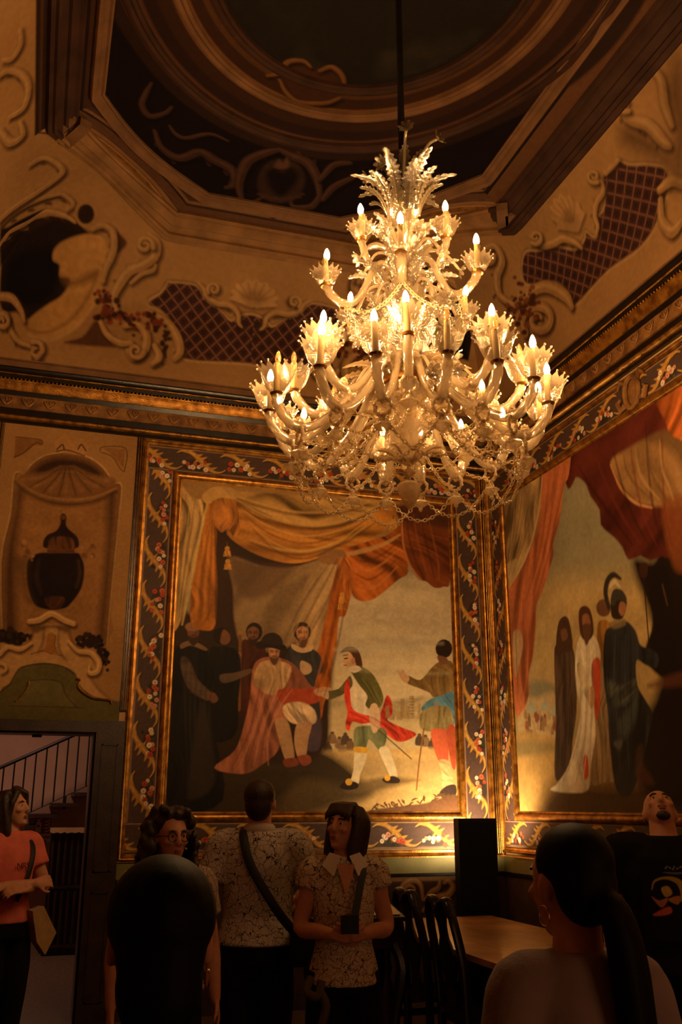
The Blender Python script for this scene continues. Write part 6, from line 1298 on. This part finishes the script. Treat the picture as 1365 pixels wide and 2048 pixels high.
def top(D, name, m, hem=.90, ext=.018, sleeve=.55, flare=.012, sr=.02, neck=True):
    mb = MB(); wd = D['wd']; rows = [r for r in D['tor'] if r[0] > hem+.02]; r0 = [np.interp(hem, [r[0] for r in D['tor']], [r[i] for r in D['tor']]) for i in (1, 2, 3)]
    rows = [(hem, r0[0]+flare, r0[1]+flare, r0[2])]+rows
    mb.loft([ell((0, y, z+(.006 if z > 1.4 else 0)), a*wd+ext, b*(.5+.5*wd)+ext) for z, a, b, y in rows])
    for sgn in (-1, 1):
        S_, E_, W_ = [np.array(v) for v in D['sh'][sgn]]; k = 1.0 if D['fem'] else 1.18
        if sleeve <= 1: P_ = [(sgn*.08*wd, .015, 1.39), S_, S_+(E_-S_)*sleeve*.5, S_+(E_-S_)*sleeve]; r = [.058*k+sr*.6, .060*k+sr*.7, .054*k+sr, .050*k+sr*1.25]
        else: P_ = [(sgn*.08*wd, .015, 1.39), S_, (S_+E_)/2, E_, E_+(W_-E_)*(sleeve-1)]; r = [.06*k+sr*.6, .06*k+sr*.6, .05*k+sr, .044*k+sr, .036*k+sr]
        mb.tube(crom(P_, 4), np.interp(np.linspace(0, 1, 4*(len(P_)-1)+1), np.linspace(0, 1, len(r)), r), 14)
    return fuse(mb, name, m, D['P'], .011, 5, .6)
def trousers(D, m, waist=1.0):
    mb = MB(); wd = D['wd']; st = D['stance']
    mb.loft([ell((0, .01, z), a*wd+.012, b+.012) for z, a, b in ((.84, .155, .115), (.92, .166, .12), (waist, .152, .112))])
    for s in (-1, 1): mb.tube(crom([(s*.085*wd, .01, .93), (s*.093, 0, .72), (s*st, -.005, .48), (s*st, .015, .28), (s*st*1.02, .02, .075)], 4), np.interp(np.linspace(0, 1, 17), [0, .3, .55, 1], [.100, .095, .076, .066]), 14)
    return fuse(mb, 'trousers', m, D['P'], .012, 4, .5)
def hair(D, m, kind):
    H = D['H']; mb = MB(); mb.ball((0, .026, .048), (.083, .092, .082), 18, 12); mb.ball((0, .062, .0), (.072, .058, .08), 14, 10)
    if kind == 'bob':
        for i in range(15):
            a = math.radians(-62+ i*(304/14)) if False else math.radians(-28+i*(236/14)); x, y = .082*math.cos(a), .028+.092*math.sin(a)
            mb.tube(crom([(x*.55, y*.6, .10), (x*1.0, y, .05), (x*1.05, y*1.05, -.03), (x*1.02, y*1.02, -.11), (x*.9, y*.95, -.165)], 3), [.03, .028, .028, .028, .026, .026, .026, .025, .025, .024, .022, .018, .012], 7)
        for i in range(7): x = -.06+.02*i; mb.tube([(x*.6, .0, .118), (x, -.055, .098), (x*1.15, -.080, .066+abs(x)*-.3), (x*1.2, -.082, .048-abs(x)*.5)], [.020, .018, .013, .006], 6)
    if kind == 'curly':
        r = random.Random(3)
        for i in range(170):
            a = r.uniform(-35, 215); a = math.radians(a); z = r.uniform(-.20, .13); k = 1.0+.35*min(1, (.13-z)/.2); q = .10*k if z < .08 else .075
            mb.ball((q*math.cos(a)+r.uniform(-.01, .01), .03+q*math.sin(a)*.95, z), r.uniform(.018, .032), 6, 5)
        for i in range(20): mb.ball((r.uniform(-.07, .07), r.uniform(-.065, .02), r.uniform(.10, .135)), .024, 6, 5)
    if kind == 'long':
        for i in range(13):
            a = math.radians(-20+i*(220/12)); x, y = .084*math.cos(a), .03+.094*math.sin(a); ln = -.26 if 20 < math.degrees(a) < 160 else -.20
            mb.tube(crom([(x*.5, y*.5, .105), (x*1.02, y, .05), (x*1.08, y*1.06, -.05), (x*1.0, y*1.08+.01, -.14), (x*.95, y+.02, ln)], 3), [.03]*9+[.028, .024, .02, .012], 7)
        mb.tube([(.02, -.03, .125), (.06, -.072, .085), (.084, -.05, .02), (.088, -.02, -.06)], [.024, .022, .02, .014], 6); mb.tube([(.0, -.03, .125), (-.05, -.072, .09), (-.082, -.05, .03), (-.086, -.02, -.06)], [.024, .022, .02, .014], 6)
    if kind == 'pony':
        mb.ball((-.01, .112, -.03), .03, 10, 8)
        mb.tube(crom([(0, .10, -.02), (-.02, .125, -.045), (-.035, .135, -.12), (-.045, .14, -.24), (-.055, .145, -.38), (-.055, .15, -.52), (-.05, .15, -.66)], 5), np.interp(np.linspace(0, 1, 31), [0, .12, .4, .8, 1], [.024, .04, .05, .044, .012]), 12, flat=(1.2, .8))
    if kind == 'full': mb.ball((0, .03, .045), (.088, .1, .092), 16, 12); mb.ball((0, .066, -.05), (.068, .055, .085), 14, 10)
    mb.xf(H); o = fuse(mb, 'hair', m, D['P'], .007, 3, .5); return o
def strap(D, pts, w_, m, name='strap'): return MB().tube(crom(pts, 6), w_, 8, flat=(1, .25)).build(name, m, D['P'])
at_ = lambda x, y, d: tuple(at_dist(x, y, d)[:2])

# young woman in pink at the doorway, arms crossed, looking up
l1 = at_(34, 1583, 6.6)
W1 = person('person', 'young woman in a pink t-shirt with crossed arms looking up by the doorway', l1, .62, 1.70, .9, True, (.45, .22, 0), ((.215, -.07, 1.13), (-.02, -.20, 1.13)), ((-.215, -.07, 1.13), (.06, -.19, 1.16)),
            (((-1, -.05, .05), (0, .6, -1), .5), ((1, -.08, .1), (0, .8, -.5), .5)), None, .0065)
top(W1, 'pink_t_shirt', M['pink'], .93); trousers(W1, M['black_cloth']); hair(W1, M['hair'], 'long')
strap(W1, [(.10, .02, 1.45), (.09, -.10, 1.36), (.04, -.142, 1.2), (-.02, -.13, 1.06)], .014, M['strap'])
tb_ = MB(); tb_.prism([(-.02, .98), (.06, 1.0), (.17, .84), (.10, .72), (.03, .80)], -.06, .0); o = tb_.build('tote_bag', M['tote'], W1['P']); o.location = (.10, -.10, .02)
text('NRS', .05, (-.0, -.137, 1.26), (PI/2, 0, 0), mat('maroon_print', lin(96, 26, 30), .8), W1['P'], 't_shirt_print')
# curly-haired woman with glasses
l2 = at_(344, 1632, 4.6)
W2 = person('person', 'curly-haired woman in round glasses half hidden behind the darkest head', l2, .12, 1.58, 1.0, True, (.15, .02, 0))
top(W2, 'printed_blouse', M['pale_print'], .92); trousers(W2, M['black_cloth']); hair(W2, M['hair'], 'curly')
gl = MB()
for s in (-1, 1):
    gl.tube([(s*.032+.023*math.cos(t), -.094+.0*t, .004+.021*math.sin(t)) for t in np.linspace(0, 2*PI, 17)[:-1]], .0024, 6, closed=True); gl.tube([(s*.055, -.092, .008), (s*.074, -.05, .010), (s*.078, .01, .006)], .0022, 6)
gl.tube([(-.01, -.095, .010), (.01, -.095, .010)], .0024, 6); gl.xf(W2['H']).build('round_glasses', M['black'], W2['P'])
# nearest dark head, seen from behind
l3 = at_(328, 1735, 1.52)
W3 = person('person', 'person with short dark hair seen from behind, nearest the viewer at the left', l3, PI-.1, 1.53, 1.05, True, (0, 0, 0))
top(W3, 'black_shirt', M['black_cloth'], .92); trousers(W3, M['black_cloth']); hair(W3, M['hair_black'], 'full')
MB().tube([(-.078+.0*t, .012+.010*math.sin(t), -.052+.012*math.cos(t)) for t in np.linspace(0, 2*PI, 13)[:-1]], .0022, 6, closed=True).xf(W3['H']).build('earring', M['gold'], W3['P'])
# man in a scribbled polo shirt, from behind
l4 = at_(522, 1567, 5.25)
W4 = person('person', 'tall man in a white scribble-patterned polo seen from behind with a black shoulder strap', l4, PI-.28, 1.735, .94, False, (-.1, .12, 0), ((.275, .05, 1.12), (.285, .0, .87)), ((-.27, -.02, 1.13), (-.20, -.26, 1.10)), (None, ((.5, -.8, .1), (0, 0, -1), .5)))
top(W4, 'polo_shirt', M['polo'], .93, .03, .62, .03, .022); trousers(W4, M['denim']); hair(W4, M['hair'], 'short')
MB().tube([(.072*math.cos(t)*1.02, .02+.072*math.sin(t), 1.462+.012*math.sin(t)) for t in np.linspace(0, 2*PI, 25)[:-1]], .022, 8, closed=True, flat=(.45, 1.1)).build('collar', mat('collar', lin(206, 196, 186), .8), W4['P'])
strap(W4, [(.07, -.02, 1.475), (.075, .10, 1.44), (.03, .165, 1.30), (-.10, .175, 1.10), (-.20, .12, .98)], .022, M['strap'])
MB().loft([[(x, y, z) for x, y in crom([(-.17, .14), (-.32, .12), (-.33, .03), (-.2, .02)], 4, True)] for z in (.84, .86, .98, 1.0)]).build('shoulder_bag', M['leather'], W4['P'])
# woman in a patterned blouse holding a phone
l5 = at_(688, 1615, 4.8)
W5 = person('person', 'woman with a dark bob and patterned blouse holding a phone and looking up', l5, -.22, 1.615, .90, True, (-.70, .22, .05), ((.212, .0, 1.13), (.06, -.23, 1.12)), ((-.212, .0, 1.13), (-.06, -.23, 1.12)),
            (((-.8, -.35, .1), (.1, 1, .2), .55), ((.8, -.35, .1), (-.1, 1, .2), .55)), None, .0065)
top(W5, 'blouse', M['blouse'], .88, .02, .32, .02, .026); trousers(W5, M['black_cloth']); hair(W5, M['hair'], 'bob')
for s in (-1, 1): MB().add([(s*.02, -.085, 1.46), (s*.075, -.05, 1.475), (s*.115, -.075, 1.42), (s*.06, -.125, 1.37)], [(0, 1, 2, 3)]).add([(s*.02, -.089, 1.462), (s*.075, -.054, 1.478), (s*.115, -.080, 1.42), (s*.06, -.130, 1.37)], [(0, 3, 2, 1)]).build('collar', bpy.data.materials['collar'], W5['P'])
MB().add([(-.045, -.118, 1.425), (.045, -.118, 1.425), (0, -.148, 1.28)], [(0, 1, 2)]).build('open_neck', M['skin'], W5['P'], fix=False)
strap(W5, [(.09, .02, 1.45), (.085, -.10, 1.40), (.06, -.155, 1.30), (.03, -.20, 1.18)], .018, M['teal_strap'])
ph = empty('phone', (0, 0, 0)); tag(ph, 'black phone held in the hands of the woman in the patterned blouse', 'phone')
pw = W5['P'].matrix_basis if False else Matrix.Translation(W5['P'].location) @ Matrix.Rotation(-.22, 4, 'Z') @ Matrix.Scale(1.615/1.7, 4)
MB().box((-.042, -.318, 1.135), (.042, -.308, 1.215)).xf(pw).build('case', M['black'], ph, smooth=False); MB().box((-.038, -.3075, 1.14), (.038, -.3065, 1.21)).xf(pw).build('screen', bpy.data.materials['black_glass'], ph, smooth=False)
cp = MB(); cp.tube(crom([(-.17, -.16, .93), (-.19, -.20, .88), (-.14, -.20, .86), (-.12, -.18, .92)], 5), .02, 8); cp.tube(crom([(-.13, -.19, .88), (-.10, -.2, .82), (-.12, -.2, .74)], 4), [.02]*9, 8); cp.build('cloth_charm', mat('olive_cloth', lin(84, 74, 44), .85), W5['P'])
# woman with a long ponytail, nearest the viewer at the right
l6 = at_(1134, 1665, 2.1)
W6 = person('person', 'woman with a long dark ponytail and pale t-shirt seen from behind at the table', l6, PI-.17, 1.57, .74, True, (.26, .02, 0), ((.19, .02, 1.12), (.185, -.06, .9)), ((-.19, .02, 1.12), (-.185, -.06, .9)))
top(W6, 'pale_t_shirt', M['grey_tee'], .90, .02, .6); trousers(W6, M['black_cloth']); hair(W6, M['hair_black'], 'pony')
MB().tube([(.080, .018+.018*math.sin(t), -.058+.020*math.cos(t)) for t in np.linspace(0, 2*PI, 17)[:-1]], .0018, 6, closed=True).xf(W6['H']).build('hoop_earring', M['gold'], W6['P'])
# man in a black printed t-shirt with his head thrown back
l7 = at_(1322, 1590, 5.0)
W7 = person('person', 'balding man in a black printed t-shirt with his head tilted far back', l7, -.55, 1.72, 1.12, False, (.05, .84, 0))
top(W7, 'black_t_shirt', M['black_cloth'], .88, .022, .6, .02, .028); trousers(W7, M['black_cloth'])
hb_ = MB(); hb_.ball((0, .05, .035), (.078, .075, .078), 16, 10); hb_.xf(W7['H']); hb_.build('cropped_hair', M['hair'], W7['P'])
gb = MB().ball((0, -.072, -.098), (.034, .024, .022), 10, 6).ball((0, -.086, -.05), (.022, .006, .006), 8, 5).xf(W7['H']).build('goatee', M['hair'], W7['P'])
def fr_y(x, z): return -(.112+.022)*math.sqrt(max(.05, 1-(x/(.178*1.12+.03))**2))-.016
T7 = Paint(-.13, .13, 1.02, 1.36, 420, (11, 11, 13))
for k in range(9): T7.stroke([(-.02+k*.016, 1.325+.006*math.sin(k*2)), (-.012+k*.016, 1.33+.004*math.cos(k*3))], .006, (150, 150, 165), 1.2, .8, 0)
T7.stroke([(-.03, 1.308), (.02, 1.305), (.09, 1.309)], [.003, .008, .003], (130, 130, 150), 1.2, .8)
T7.stroke([(-.085, 1.235), (-.07, 1.27), (-.02, 1.285), (.03, 1.27), (.048, 1.23), (.035, 1.19)], [.004, .008, .012, .024, .026, .008], (196, 168, 66), 2, .95)
T7.fill([(-.045, 1.24), (-.015, 1.25), (0, 1.22), (-.03, 1.205)], (206, 178, 84), 2); T7.fill([(-.09, 1.205), (-.06, 1.19), (-.02, 1.2), (-.05, 1.16)], (190, 120, 84), 2); T7.fill([(-.02, 1.195), (.03, 1.21), (.02, 1.175)], (206, 140, 92), 2)
T7.fill([(-.09, 1.13), (-.02, 1.165), (-.01, 1.14), (-.06, 1.125)], (206, 96, 84), 2); T7.stroke([(.055, 1.175), (.075, 1.165), (.07, 1.12), (.068, 1.08)], [.022, .024, .02, .016], (200, 60, 110), 2)
T7.build('t_shirt_print', lambda U, V: (U, np.vectorize(fr_y)(U, V), V), M['print'], W7['P'])
MB().tube([(-.27+.034*math.cos(t), -.03+.034*math.sin(t), .89) for t in np.linspace(0, 2*PI, 17)[:-1]], .008, 6, closed=True).build('bracelet', M['gold'], W7['P'])
